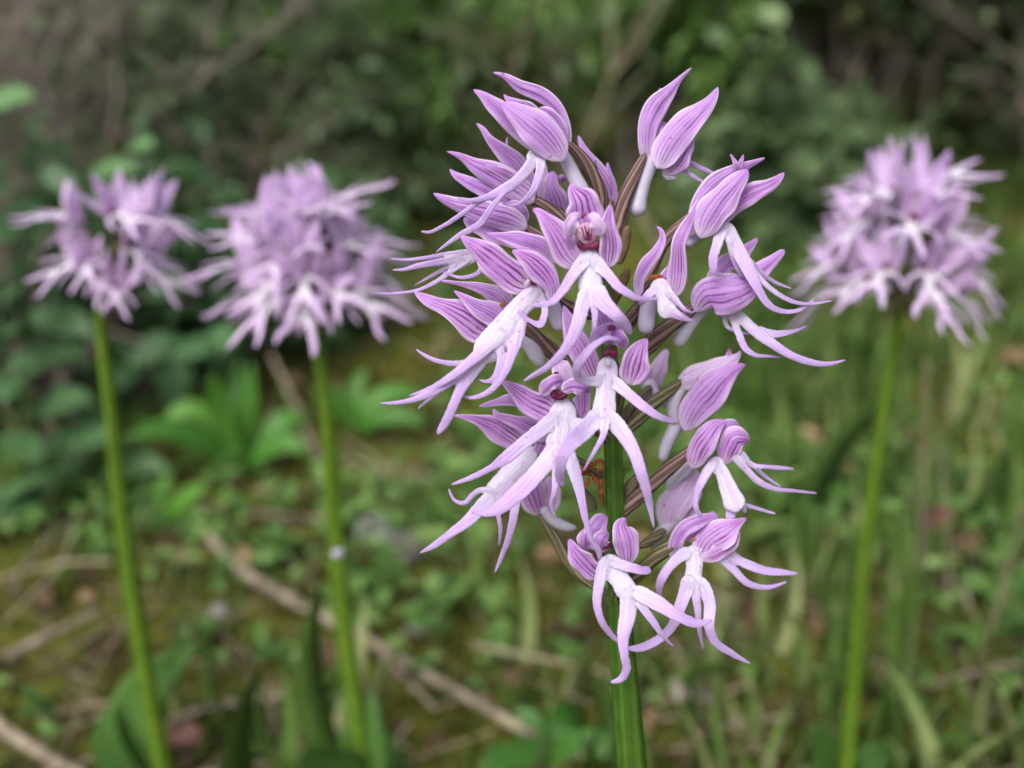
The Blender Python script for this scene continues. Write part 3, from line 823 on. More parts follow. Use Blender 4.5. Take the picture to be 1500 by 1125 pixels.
f = Flower(orchid, 6, 420, 920, 30, 'right flower with a closed pointed hood like a bud and no lip showing')   # F14
f.sepal(6, [(330, 860, 50), (410, 820, 130), (510, 785, 130), (600, 735, 76), (640, 700, 30), (648, 680, 12)], 0, 0.9, 'petal_pale')
f.sepal(6, [(370, 1080, 70), (415, 985, 170), (490, 890, 186), (580, 805, 116), (630, 770, 60), (680, 752, 14)], -10, 1.0, 'petal')
f.petal(6, [(580, 740, 40), (590, 700, 30), (590, 672, 8)], 6)
f.spur(6, [(340, 890, 50), (310, 940, 70), (305, 1010, 72), (330, 1060, 60)], 6)
f.spur(8, [(520, 60, 60), (480, 120, 52), (455, 180, 46), (444, 228, 32)], 10)
f.ovary(6, [(330, 850, 50), (240, 920, 84), (140, 1010, 100), (50, 1110, 100)], 30, 0, 'ovary_green')
f.done()

f = Flower(orchid, 11, 600, 380, 0, 'lower right flower with a rounded striped hood and a plain white short-cut lip')   # F15
f.sepal(11, [(430, 450, 130), (470, 330, 210), (540, 220, 200), (600, 140, 150), (690, 90, 50)], -8, 0.95, 'petal_in')
f.sepal(11, [(690, 430, 80), (720, 330, 200), (770, 240, 200), (840, 240, 150), (890, 250, 50)], -2, 0.9, 'petal_in')
f.sepal(11, [(560, 230, 100), (640, 160, 130), (720, 130, 120), (800, 130, 30)], 10, 0.8)
f.body(11, [(610, 380, 90), (620, 440, 130), (660, 540, 130)], -6)
f.lobe(11, [(600, 420, 100), (510, 560, 96), (450, 700, 72), (445, 800, 64), (490, 880, 52), (560, 908, 36), (620, 912, 12)], -12)
f.body(11, [(630, 440, 120), (680, 560, 130), (730, 690, 170), (770, 800, 190), (780, 850, 130)], -12)
f.lobe(11, [(720, 700, 120), (735, 820, 110), (745, 910, 90), (800, 925, 40), (866, 895, 10)], -10, -4)
f.lobe(11, [(790, 740, 90), (840, 820, 60), (850, 855, 30)], -10, -4)
f.lobe(11, [(800, 770, 50), (900, 800, 46), (1000, 830, 42), (1110, 860, 28)], 6, 0)
f.lobe(11, [(760, 380, 90), (860, 490, 76), (960, 590, 74), (1080, 650, 62), (1250, 670, 46), (1450, 690, 28)], 2)
f.lobe(11, [(830, 360, 80), (920, 460, 60), (1020, 470, 50), (1140, 480, 56), (1265, 490, 24)], 12)
f.lobe(11, [(940, 480, 50), (1030, 560, 40), (1150, 640, 26)], 8, 0)
f.ovary(8, [(545, 190, 50), (480, 245, 64), (400, 320, 72), (310, 400, 66), (250, 470, 60)], 10, 0)
f.done()

f = Flower(orchid, 11, 250, 800, 70, 'soft lilac flower half hidden behind the lower right ones')   # F16
f.sepal(11, [(220, 1010, 90), (230, 880, 250), (290, 740, 290), (370, 600, 230), (440, 480, 150)], 0, 0.9, 'petal_pale')
f.sepal(11, [(300, 960, 100), (370, 820, 200), (420, 680, 160), (470, 560, 80)], 8, 0.8, 'petal_pale')
f.sepal(11, [(220, 660, 60), (300, 540, 130), (390, 440, 130), (450, 380, 70)], -4, 0.8, 'spur')
f.spur(11, [(210, 960, 110), (130, 1050, 110), (60, 1130, 80)], 0)
f.ovary(11, [(200, 980, 60), (100, 1060, 110), (-20, 1130, 120)], 70, 10, 'ovary_green')
f.done()

f = Flower(orchid, 8, 590, 560, -20, 'lowest flower on the right, open hood and legs bent at the knee')   # F17
f.sepal(8, [(495, 590, 40), (500, 530, 60), (540, 475, 66), (610, 445, 44), (660, 432, 14)], 4, -0.6, 'petal')
f.sepal(8, [(600, 590, 70), (630, 530, 120), (690, 490, 110), (735, 460, 40), (768, 442, 10)], -6, 0.8, 'petal_in')
f.sepal(8, [(560, 520, 60), (590, 480, 90), (630, 450, 60), (640, 415, 12)], 10, 0.6, 'petal')
f.sepal(8, [(600, 590, 40), (660, 575, 60), (715, 530, 50), (735, 480, 20)], -10, 0.8, 'petal_in')
f.stigma(8, [(565, 522, 10, 7)], -6, 'wither', 'withered_column')
f.body(8, [(555, 545, 80), (568, 600, 76), (565, 660, 70), (560, 710, 100)], -4)
f.lobe(8, [(540, 575, 60), (480, 620, 46), (445, 670, 44), (433, 715, 38), (438, 752, 14)], -6)
f.lobe(8, [(545, 680, 66), (515, 780, 52), (475, 865, 46), (400, 925, 46), (350, 942, 40), (308, 940, 22)], -4)
f.lobe(8, [(590, 690, 66), (628, 770, 54), (626, 860, 52), (640, 905, 48), (710, 960, 36), (788, 1002, 10)], -10)
f.lobe(8, [(565, 700, 50), (580, 790, 34), (588, 870, 26), (604, 948, 12)], 4)
f.lobe(8, [(680, 560, 50), (740, 605, 44), (820, 640, 46), (900, 650, 36), (968, 655, 14)], 14)
f.lobe(8, [(650, 580, 44), (720, 640, 40), (770, 690, 34), (840, 708, 28), (926, 684, 12)], 8)
f.lobe(8, [(600, 570, 50), (650, 575, 46), (690, 570, 40)], 8, 0)
f.ovary(8, [(490, 545, 60), (420, 590, 72), (350, 660, 66), (290, 720, 50)], -15, 0, 'ovary_green')
f.done()

f = Flower(orchid, 8, 235, 560, -70, 'lowest flower of the spike, three short frilled sepals and a big drooping lip')   # F18
f.sepal(8, [(195, 660, 50), (160, 630, 90), (120, 585, 70), (98, 545, 34), (88, 522, 14)], 6, -0.7, 'petal_in')
f.sepal(8, [(200, 540, 60), (185, 495, 84), (205, 460, 70), (235, 438, 20)], 14, -0.6, 'petal')
f.sepal(8, [(312, 605, 50), (312, 560, 92), (300, 510, 96), (290, 470, 60), (305, 440, 12)], 4, 0.7, 'petal_in')
f.petal(8, [(215, 560, 50), (215, 520, 60), (240, 500, 30)], -4, 0.6, 'petal')
f.petal(8, [(150, 560, 40), (150, 510, 50), (165, 480, 20)], 12, 0.6, 'petal')
f.throat(8, [[(212, 562, 12), (222, 552, 28), (238, 540, 26), (246, 528, 10)], [(188, 596, 8), (187, 580, 14), (190, 566, 8)]], -10)
f.body(8, [(235, 580, 70), (255, 630, 90), (290, 690, 84), (330, 745, 110)], -4)
f.lobe(8, [(225, 610, 64), (203, 690, 52), (195, 770, 42), (215, 845, 38), (245, 885, 34), (285, 925, 18)], 0)
f.lobe(8, [(260, 610, 50), (310, 628, 48), (360, 642, 46), (402, 640, 40)], 0)
f.lobe(8, [(320, 730, 80), (312, 820, 70), (295, 900, 56), (300, 970, 46), (308, 1020, 44), (285, 1060, 36), (242, 1072, 16)], -8)
f.lobe(8, [(350, 725, 70), (430, 770, 66), (510, 820, 56), (580, 845, 46), (640, 832, 14)], -12)
f.lobe(8, [(345, 750, 44), (400, 825, 36), (445, 890, 26), (492, 938, 10)], -2)
f.ovary(8, [(240, 580, 50), (270, 640, 60), (270, 720, 60), (255, 800, 50)], -40, 0, 'ovary_green')
f.done()

f = Flower(orchid, 12, 830, 830, 75, 'drooping flower behind the thin legs at the lower left')   # F19
f.sepal(12, [(850, 970, 80), (800, 860, 250), (770, 740, 220), (740, 610, 120), (740, 530, 20)], 0, 0.9, 'petal_in')
f.sepal(12, [(900, 960, 100), (930, 850, 190), (930, 740, 170), (920, 660, 60)], 8, 0.8, 'petal_pale')
f.spur(12, [(920, 970, 90), (980, 1040, 100), (1080, 1080, 80), (1150, 1085, 40)], -10)
f.ovary(7, [(670, 755, 44), (740, 860, 76), (800, 965, 80), (870, 1060, 66), (960, 1125, 60), (1050, 1170, 50)], 75, 0, 'ovary_green')
f.done()

f = Flower(orchid, 5, 900, 520, 150, 'soft pale flower seen through the gap right of the second facing flower')   # F20
f.sepal(5, [(900, 560, 100), (930, 470, 120), (960, 400, 80), (990, 340, 30)], 0, 0.8, 'petal_pale')
f.sepal(5, [(880, 560, 90), (860, 480, 100), (850, 400, 50)], 4, 0.8, 'petal_pale')
f.body(5, [(900, 520, 90), (880, 580, 100), (850, 640, 90)], -10)
f.lobe(5, [(860, 620, 60), (800, 680, 50), (740, 720, 30)], -10)
f.lobe(5, [(900, 580, 60), (950, 640, 50), (980, 700, 30)], -10)
f.ovary(5, [(900, 560, 70), (800, 660, 80), (700, 760, 80)], 150, 10, 'ovary_green')
f.done()

f = Flower(orchid, 1, 1120, 640, 70, 'flower behind the topmost one, two lilac tips showing right of its brown stalk')   # F21
f.sepal(1, [(1180, 820, 60), (1150, 680, 100), (1080, 560, 70), (1030, 470, 34), (1008, 415, 10)], 0, 0.8, 'petal')
f.sepal(1, [(1190, 800, 60), (1180, 700, 70), (1165, 610, 36), (1160, 555, 10)], 6, 0.7, 'petal')
f.ovary(1, [(1170, 780, 60), (1160, 880, 80), (1150, 980, 80)], 60, 10)
f.done()

f = Flower(orchid, 10, 1230, 640, 90, 'lilac flower behind, filling the gap above the centre one')   # F22
f.sepal(10, [(1350, 900, 130), (1270, 740, 200), (1230, 600, 150), (1250, 480, 60)], 0, 0.8, 'petal')
f.sepal(10, [(1240, 860, 100), (1180, 700, 140), (1160, 540, 120), (1170, 400, 30)], 8, 0.8, 'petal_pale')
f.petal(10, [(1340, 560, 60), (1320, 530, 50), (1280, 540, 20)], -10)
f.ovary(10, [(1300, 830, 90), (1360, 930, 110), (1420, 1030, 110)], 80, 10)
f.done()

# bracts, the withered scrap caught on the stem, and knobs where flowers have not opened
def orchid_part(name, geo, mat, label=None):
    V, F, U = geo
    o = mesh_obj(name, V, F, M[mat], orchid, uv=U)
    if label: o['label'] = label
for dzb, fr, pts in ((-30, 4, [(600, 500, 40), (628, 400, 62), (645, 330, 50), (655, 290, 34)]),
                     (10, 13, [(560, 900, 130), (640, 720, 120), (760, 560, 60), (800, 470, 20)]),
                     (20, 13, [(330, 930, 110), (270, 860, 130), (200, 740, 70), (150, 700, 20)]),
                     (14, 5, [(640, 900, 70), (700, 800, 80), (770, 700, 50), (790, 660, 20)]),
                     (0, 8, [(270, 820, 40), (262, 770, 70), (255, 730, 50), (258, 700, 20)]),
                     (24, 4, [(560, 720, 50), (600, 640, 60), (640, 560, 50), (660, 520, 20)])):
    P, W = trace(fr, pts, dzb)
    orchid_part('bract', strip(P, W, cup=0.8, thick=0.35, nu=7, nv=18, root=True), 'bract' if fr == 4 else 'ovary_green')
wp = []
wr = random.Random(5)
for k in range(9):
    a = (280 + wr.uniform(-60, 60), 560 + wr.uniform(-50, 60))
    pts = [(a[0], a[1], 26), (a[0] + wr.uniform(-60, 60), a[1] + wr.uniform(-50, 60), 50), (a[0] + wr.uniform(-100, 110), a[1] + wr.uniform(-70, 110), 16)]
    P, W = trace(13, pts, -20 + wr.uniform(-12, 12))
    wp.append(strip(P, W, cup=0.9, thick=0.2, nu=5, nv=10, roll=wr.uniform(-1, 1), wave=0.1, root=True))
P, W = trace(13, [(370, 640, 40), (375, 740, 44), (382, 830, 40), (385, 890, 16)], -24)
wp.append(strip(P, W, cup=0.9, thick=0.3, nu=5, nv=14))
orchid_part('withered_flower', merge(wp), 'wither', 'shrivelled rust-brown flower scrap on the stem')

# ------------------------------------------------------------------ the ground
def gh(x, y):
    """height of the ground in mm"""
    x = np.asarray(x, float); y = np.asarray(y, float)
    z = 4.0 * np.sin(x / 61 + 1.3) * np.sin(y / 83 + 0.4) + 3.0 * np.sin(x / 27 + y / 41) + 2.2 * np.sin(y / 23 - x / 37 + 2)
    far = np.clip((np.hypot(x, y) - 700) / 3000, 0, 1)
    return z + far * (70 * np.sin(x / 900 + .5) * np.sin(y / 1100) + 60)

def ground_at(px, py, lift=0.0):
    p = at_ground(px, py)
    for _ in range(3):
        p = at_ground(px, py, float(gh(p[0], p[1])) + lift)
    return p

t = np.linspace(-1, 1, 261)
gx = np.sinh(t * 6.0) / math.sinh(6.0) * 60000
ty = np.linspace(-1, 1, 281)
gy = np.sinh(ty * 6.0) / math.sinh(6.0) * 60000 + 420
GX, GY = np.meshgrid(gx, gy)
GV = np.column_stack([GX.ravel(), GY.ravel(), gh(GX, GY).ravel()])
nx = len(gx)
ii = np.arange((len(gy) - 1) * nx).reshape(-1, nx)[:, :-1].ravel()
g = mesh_obj('ground', GV, np.column_stack([ii, ii + 1, ii + 1 + nx, ii + nx]), M['ground'], None, np.zeros(3))
tag(g, 'dark soil with olive moss under the whole meadow', None, None, 'structure')

# ------------------------------------------------------------------ foliage helpers
def blade_template(n=5, fold=0.0, arch=0.25, shape='lance'):
    """a leaf from the origin along +x, one unit long and one wide; returns verts, quads"""
    x = np.linspace(0, 1, n)
    if shape == 'lance': w = np.sin(np.pi * np.clip(x * 0.93 + 0.05, 0, 1)) ** 0.8
    elif shape == 'oval': w = np.sqrt(np.maximum(0, 1 - (2 * x * 0.985 - 1.0 + 0.015) ** 2))
    else: w = 1 - x ** 2.2
    w = np.maximum(w, 0.05) * 0.5
    z = arch * (x - x ** 2 * 1.3)
    V = []
    for i in range(n):
        V += [(x[i], -w[i], z[i] + fold * w[i]), (x[i], 0, z[i]), (x[i], w[i], z[i] + fold * w[i])]
    Q = []
    for i in range(n - 1):
        a = 3 * i
        Q += [(a, a + 3, a + 4, a + 1), (a + 1, a + 4, a + 5, a + 2)]
    return np.array(V), np.array(Q)

def scatter(tpl, pos, yaw, pitch, roll, ln, wd):
    V, Q = tpl
    N = len(pos)
    cy, sy, cp, sp_, cr, sr = np.cos(yaw), np.sin(yaw), np.cos(pitch), np.sin(pitch), np.cos(roll), np.sin(roll)
    L = np.stack([V[None, :, 0] * ln[:, None], V[None, :, 1] * wd[:, None], V[None, :, 2] * ln[:, None]], -1)
    x, y, z = L[..., 0], L[..., 1], L[..., 2]
    y, z = y * cr[:, None] - z * sr[:, None], y * sr[:, None] + z * cr[:, None]
    x, z = x * cp[:, None] - z * sp_[:, None], x * sp_[:, None] + z * cp[:, None]
    x, y = x * cy[:, None] - y * sy[:, None], x * sy[:, None] + y * cy[:, None]
    W = np.stack([x, y, z], -1) + pos[:, None, :]
    F = (Q[None] + (np.arange(N) * len(V))[:, None, None]).reshape(-1, 4)
    return W.reshape(-1, 3), F, len(V)

LEAF_OVAL = blade_template(4, 0.35, 0.18, 'oval')
LEAF_LANCE = blade_template(6, 0.4, 0.3, 'lance')
BLADE = blade_template(6, 0.3, 0.2, 'grass')
TUFT = blade_template(3, 0.3, 0.35, 'grass')

def join_np(parts):
    V, F, T, off = [], [], [], 0
    for v, f, t_ in parts:
        V.append(v); F.append(f + off); T.append(t_); off += len(v)
    return np.vstack(V), np.vstack(F), np.concatenate(T)

def thin_tubes(paths, radii, sides=4):
    """many twigs at once: paths (n,k,3), radii (n,k)"""
    n, k, _ = paths.shape
    T = np.gradient(paths, axis=1); T /= np.linalg.norm(T, axis=2, keepdims=True) + 1e-9
    ref = np.array([0.4, 0.8, 0.45]); N_ = ref - (T @ ref)[..., None] * T
    N_ /= np.linalg.norm(N_, axis=2, keepdims=True) + 1e-9
    B_ = np.cross(T, N_)
    a = np.arange(sides) * 2 * math.pi / sides
    V = paths[:, :, None, :] + radii[:, :, None, None] * (N_[:, :, None, :] * np.cos(a)[None, None, :, None] + B_[:, :, None, :] * np.sin(a)[None, None, :, None])
    idx = np.arange(n * k * sides).reshape(n, k, sides)
    A, Bq = idx[:, :-1, :], idx[:, 1:, :]
    F = np.stack([A, np.roll(A, -1, 2), np.roll(Bq, -1, 2), Bq], -1).reshape(-1, 4)
    return V.reshape(-1, 3), F

def grow(base, height, spread, stems, rng, bare=0.15, levels=2, kids=6, wob=0.10):
    """random branching twigs from one root; returns paths, radii and the points where leaves sit with their directions"""
    k = 8
    P, Rr, tips, dirs = [], [], [], []
    def shoot(o, d, L, r, lev):
        p = o.copy(); path = [p.copy()]; dd = d / np.linalg.norm(d)
        for i in range(k - 1):
            dd = dd + rng.normal(0, wob * 1.6, 3) + np.array([0, 0, 0.03])
            dd /= np.linalg.norm(dd)
            p = p + dd * L / (k - 1); path.append(p.copy())
            if lev < levels and i >= 1:
                for _ in range(rng.integers(0, max(2, kids // 2))):
                    nd = dd + rng.normal(0, 0.75, 3); shoot(p, nd, L * rng.uniform(0.35, 0.6), r * 0.55, lev + 1)
            if (lev > 0 or i > 3) and i / k > bare:
                tips.append(p.copy()); dirs.append(dd.copy())
        P.append(np.array(path)); Rr.append(np.linspace(r, r * 0.35, k))
    for s_ in range(stems):
        a = rng.uniform(0, 2 * math.pi)
        d = np.array([math.cos(a) * spread / height, math.sin(a) * spread / height, 1.0]) * 1.0
        d[:2] *= rng.uniform(0.3, 1.1)
        o = base + np.array([rng.normal(0, spread * .12), rng.normal(0, spread * .12), -4])
        shoot(o, d, height * rng.uniform(0.65, 1.05), 0.011 * height * rng.uniform(.6, 1.1), 0)
    return np.array(P), np.array(Rr), np.array(tips), np.array(dirs)

def shrub(name, label, cat, x, y, height, spread, stems, leaves, ll, lw, mat, seed, twig='twig', tpl=None, levels=2, kids=6, group=None, tone=(0.5, 0.22), zmin=None):
    rng = np.random.default_rng(seed)
    base = np.array([x, y, float(gh(x, y))])
    P, Rr, tips, dirs = grow(base, height, spread, stems, rng, levels=levels, kids=kids)
    t_ = thing(name, label, cat, base, group)
    V, F = thin_tubes(P, Rr, 3)
    mesh_obj('branches', V, F, M[twig], t_, attr=np.repeat(rng.uniform(0.1, 0.9, len(P)), P.shape[1] * 3))
    if leaves:
        if zmin is not None:
            hi = tips[:, 2] > zmin; tips, dirs = tips[hi], dirs[hi]
        k = rng.integers(0, len(tips), leaves)
        pos = tips[k] + rng.normal(0, ll * 0.35, (leaves, 3))
        pos[:, 2] = np.maximum(pos[:, 2], gh(pos[:, 0], pos[:, 1]) + 2)
        yaw = np.arctan2(dirs[k][:, 1], dirs[k][:, 0]) + rng.normal(0, 1.2, leaves)
        V, F, m = scatter(tpl or LEAF_OVAL, pos, yaw, rng.normal(0.15, 0.6, leaves), rng.normal(0, 0.5, leaves),
                          ll * rng.uniform(0.55, 1.2, leaves), lw * rng.uniform(0.6, 1.15, leaves))
        mesh_obj('crown', V, F, M[mat], t_, attr=np.repeat(np.clip(rng.normal(tone[0], tone[1], leaves), 0, 1), m))
    return t_

def solid_leaf(P, W, facing, mat, parent, tint, cup=-0.5, name='leaf', thick=0.7, wave=0.04, label=None, nv=18):
    V, F, U = strip(np.array(P, float), np.array(W, float), facing=facing, cup=cup, thick=thick, nu=7, nv=nv, wave=wave)
    o = mesh_obj(name, V, F, M[mat], parent, uv=U, attr=np.full(len(V), tint))
    if label: o['label'] = label
    return o

# ------------------------------------------------------------------ the three blurred orchids
def far_flower_meshes(seed):
    r = random.Random(seed)
    j = lambda p, s=0.45: [(x + r.uniform(-s, s), y + r.uniform(-s, s), z + r.uniform(-s, s)) for x, y, z in p]
    out = []
    def keep(name, geo, mat, attr=None):
        V, F, U = geo
        me = fast_mesh(name, V, F); set_uv(me, U)
        if attr is not None: set_attr(me, attr); set_attr(me, U[:, 0], 'across')
        me.materials.append(M[mat]); out.append((name, me))
    out_up = (0, 0.8, 0.6)
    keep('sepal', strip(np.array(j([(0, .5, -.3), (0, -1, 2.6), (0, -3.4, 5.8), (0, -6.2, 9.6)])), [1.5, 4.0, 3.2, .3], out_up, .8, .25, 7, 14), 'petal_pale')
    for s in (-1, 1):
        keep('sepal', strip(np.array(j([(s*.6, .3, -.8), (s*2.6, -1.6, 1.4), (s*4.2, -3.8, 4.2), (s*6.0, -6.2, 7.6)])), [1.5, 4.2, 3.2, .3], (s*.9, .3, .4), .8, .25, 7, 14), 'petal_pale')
        keep('petal', strip(np.array(j([(s*.5, -.4, .6), (s*1.2, -2, 3), (s*1.0, -3.6, 5.4)], .2)), [.8, 1.6, .3], (0, -.8, .4), .4, .2, 5, 10), 'petal_in')
    lobes = []
    def lob(P, W, kind):
        V, F, U = strip(np.array(j(P, 0.35 if kind else .15)), W, (0, -.8, .6), .3, .5, 7, 22, fat=.32)
        U = U.copy(); U[:, 1] = U[:, 1] * .15 if kind == 0 else .1 + .95 * U[:, 1]
        lobes.append((V, F, U))
    lob([(0, -.2, -.2), (0, -2.8, -.9), (0, -5.2, -2.4), (0, -7.2, -4.2)], [2, 2.4, 2.2, 2.8], 0)
    for s in (-1, 1):
        lob([(s*.5, -1.8, -.6), (s*3.0, -4.0, -1.2), (s*4.8, -6.6, -2.6), (s*5.8, -9.0, -4.6)], [1.6, 1.3, 1.1, .5], 1)
        lob([(s*.5, -6.2, -3.2), (s*2.0, -8.8, -5.4), (s*3.2, -11, -7.6), (s*3.8, -13.2, -9.4)], [1.8, 1.7, 1.4, .7], 1)
    lob([(0, -6.6, -3.6), (0, -8.4, -5.4), (0, -10, -7)], [1, .8, .3], 1)
    V, F, U = fuse(lobes, 0.22, 4)
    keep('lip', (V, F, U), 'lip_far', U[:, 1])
    keep('spur', tube(np.array(j([(0, .4, -.6), (0, 1, -3), (0, .6, -5.6)], .3)), [1.1, 1.5, 1.0], 8, 8), 'spur')
    keep('stigma', blob(np.array([0, -.9, .6]), (1.0, .5, 1.0), np.eye(3), 8, 6), 'stigma')
    keep('ovary', tube(np.array([(0, .3, -.2), (0, 3.2, -.6), (0, 7, -3), (0, 10.5, -7.5)]), [1.1, 1.7, 1.7, 1.2], 8, 10, .06), 'ovary_green')
    return out
VARIANTS = [far_flower_meshes(k) for k in (11, 12, 13, 14)]

FEET = [base_main]
def far_orchid(label, head_px, depth, stem_px, flowers, seed, scale=1.0, leaves=(), foot=5.8):
    """head_px: pixel at the top of the stem; stem_px: pixels down the stem; flowers: (dx, dz, dy, azimuth, tilt) in mm from the head"""
    head = at_depth(head_px[0], head_px[1], depth)
    pts = [head] + [at_y(px, py, head[1] - 1.0 * i) for i, (px, py) in enumerate(stem_px)]
    last, prev = pts[-1], pts[-2]
    k = (last[2] + 3) / max(prev[2] - last[2], 1)
    base = last + (last - prev) * k; base[2] = float(gh(base[0], base[1]))
    o = thing('orchid', label, 'orchid', base, 'pink orchids in flower')
    pts.append(base + [0, 0, -4])
    W = np.linspace(1.8, foot, len(pts)); FEET.append(base)
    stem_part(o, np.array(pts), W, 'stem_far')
    r = random.Random(seed)
    for (dx, dy, dz, az, tilt, s) in flowers:
        e = link('flower', None, o, head + np.array([dx, dy, dz]))
        e.rotation_euler = Euler((R(tilt + r.uniform(-16, 16)), R(r.uniform(-24, 24)), R(az + r.uniform(-15, 15))), 'XYZ')
        e.scale = (s * scale * r.uniform(.86, 1.1),) * 3
        for name, me in VARIANTS[r.randrange(len(VARIANTS))]:
            p = bpy.data.objects.new(name, me); COL.objects.link(p); p.parent = e
    for P, W, f, tint in leaves:
        solid_leaf(P, W, f, 'orchid_leaf', o, tint)
    return o

def rings(spec, seed):
    r = random.Random(seed); out = []
    for z, rad, n, tilt, s in spec:
        a0 = r.uniform(0, 360)
        for i in range(n):
            a = a0 + 360 * i / n + r.uniform(-12, 12)
            out.append((rad * math.sin(R(a)), -rad * math.cos(R(a)), z + r.uniform(-1.8, 1.8), a, tilt, s * r.uniform(.9, 1.08)))
    return out

def leaf_pts(pix, y):
    return [at_y(px, py, yy) for (px, py), yy in zip(pix, y if isinstance(y, (list, tuple)) else [y] * len(pix))]

def lone(lst):
    return [(rad * math.sin(R(a)), -rad * math.cos(R(a)), z, a, tilt, s) for (a, rad, z, tilt, s) in lst]

far_orchid('pale pink orchid with a sparse gappy head, leftmost of the blurred ones', (150, 358), 246,
           [(146, 440), (162, 600), (178, 760), (205, 940), (240, 1125)],
           lone([(-62, 5, 6, -30, .92), (-46, 5, -3, -16, .88), (-8, 5, -1, -14, .8), (8, 6, -6, -6, .8), (40, 9, 8, -34, 1.0), (85, 11, 7, -22, 1.05), (52, 10, 1, -14, .95),
                 (68, 11, -4, -12, 1.0), (28, 9, -8, -8, .8), (-125, 7, 2, -16, .85), (150, 9, 4, -10, .9), (110, 10, -3, -10, .9)]), 3, .92,
           [(leaf_pts([(235, 1160), (190, 1080), (222, 1005), (292, 940)], [246, 246, 247, 250]), [9, 14, 13, .6], (0, -1, .35), .7),
            (leaf_pts([(225, 1165), (180, 1130), (158, 1080), (165, 1030)], [243, 242, 242, 244]), [7, 10, 8, .6], (0, -1, .5), .5)])
far_orchid('pink orchid with a dense round flower head, standing beside the sharp orchid', (452, 372), 243,
           [(462, 480), (478, 600), (490, 760), (505, 930), (528, 1090)],
           rings([(8, 4, 7, -42, .95), (3, 8, 9, -28, 1.0), (-3, 11, 10, -16, 1.0), (-8, 11, 9, -8, .95)], 21), 4, 1.0,
           [(leaf_pts([(525, 1160), (470, 1110), (452, 1085)], [232, 226, 222]), [9, 14, .6], (0, -1, .6), .35),
            (leaf_pts([(535, 1170), (535, 1080), (548, 1015)], [234, 233, 236]), [11, 12, .6], (0, -1, .5), .55),
            (leaf_pts([(540, 1160), (560, 1100), (575, 1075)], [240, 246, 252]), [8, 10, .6], (0, -1, .5), .4)], 6.2)
far_orchid('mauve orchid with a wide drooping head on the tall stem at the far right', (1322, 358), 236,
           [(1312, 480), (1295, 600), (1270, 780), (1252, 980), (1240, 1125)],
           rings([(10, 4, 4, -34, 1.0), (5, 8, 6, -18, 1.0), (-2, 11, 7, -6, 1.0), (-8, 10, 6, 0, .95)], 33), 5, 1.0,
           [(leaf_pts([(1240, 1160), (1215, 1110), (1190, 1060)], [234, 230, 226]), [9, 12, .6], (0, -1, .6), .5),
            (leaf_pts([(1245, 1170), (1275, 1120), (1310, 1090)], [238, 246, 254]), [9, 11, .6], (0, -1, .6), .4)], 4.9)

# leaves at the foot of the sharp orchid (mostly under the picture's lower edge)
for k, (a, L, w, lift) in enumerate(((-100, 62, 17, 30), (160, 95, 20, 34), (-20, 66, 17, 26), (60, 70, 15, 30), (115, 80, 18, 40), (205, 75, 18, 36))):
    d = np.array([math.cos(R(a)), math.sin(R(a)), 0])
    P = [base_main + d * 2 + [0, 0, 4], base_main + d * L * .35 + [0, 0, lift * .7], base_main + d * L * .7 + [0, 0, lift], base_main + d * L + [0, 0, lift * .75]]
    solid_leaf(P, [7, w, w * .85, .6], (-d[0] * .3, -d[1] * .3, 1), 'orchid_leaf', orchid, .3 + .1 * (k % 4))

# ------------------------------------------------------------------ shrubs and bushes behind
def gpx(px, py):
    p = ground_at(px, py); return p[0], p[1]

OV2 = blade_template(5, 0.25, 0.12, 'oval')
shrub('leafy_shrub', 'grey green fine-leaved shrub behind the dense round orchid head', 'shrub', -230, 860, 230, 170, 10, 4600, 13, 7, 'shrub_grey', 101, group='shrubs behind the meadow')
shrub('leafy_shrub', 'dull green shrub between the two left orchid heads, higher up', 'shrub', -400, 1000, 270, 190, 10, 4400, 15, 8, 'shrub', 102, group='shrubs behind the meadow')
shrub('leafy_shrub', 'bright green loose shrub at the top behind the sharp orchid', 'shrub', -70, 1080, 250, 170, 8, 3800, 20, 7, 'shrub_pale', 103, tpl=LEAF_LANCE, group='shrubs behind the meadow')
shrub('leafy_shrub', 'round-leaved dark shrub at the top right beside the black hollow', 'shrub', 215, 900, 120, 110, 8, 900, 24, 19, 'shrub', 104, tpl=OV2, group='shrubs behind the meadow')
shrub('leafy_shrub', 'leafy shrub in the top right corner above the far right orchid', 'shrub', 600, 1120, 300, 190, 9, 3600, 19, 11, 'shrub', 105, group='shrubs behind the meadow')
shrub('leafy_shrub', 'pale green shrub right of the highest sharp flower', 'shrub', 110, 1180, 280, 150, 8, 3800, 18, 10, 'shrub_pale', 106, group='shrubs behind the meadow')
shrub('dry_bush', 'leafless grey-brown tangle of twigs in the top left corner', 'bush', -360, 690, 225, 175, 26, 420, 12, 6, 'shrub_grey', 107, levels=2, kids=9, group='dry twiggy bushes')
shrub('dry_bush', 'bare twiggy bush in the top right corner', 'bush', 500, 960, 270, 150, 6, 500, 14, 8, 'shrub_grey', 108, levels=2, kids=7, group='dry twiggy bushes')
shrub('dry_bush', 'pale dry twigs rising between the green shrubs at top centre', 'bush', 20, 960, 240, 130, 9, 260, 14, 7, 'shrub_grey', 109, levels=1, kids=6, twig='straw', group='dry twiggy bushes')
shrub('overhanging_shrub', 'dense shrub hanging over the black hollow at the top right', 'shrub', 350, 1230, 470, 330, 14, 4200, 34, 22, 'thicket', 110, kids=7, zmin=175, group='shrubs behind the meadow')
shrub('leafy_shrub', 'low dark small-leaved shrub behind the sparse orchid stem at the left edge', 'shrub', -215, 560, 110, 110, 12, 2000, 13, 8, 'broad', 111, group='shrubs behind the meadow', tone=(0.3, 0.22))
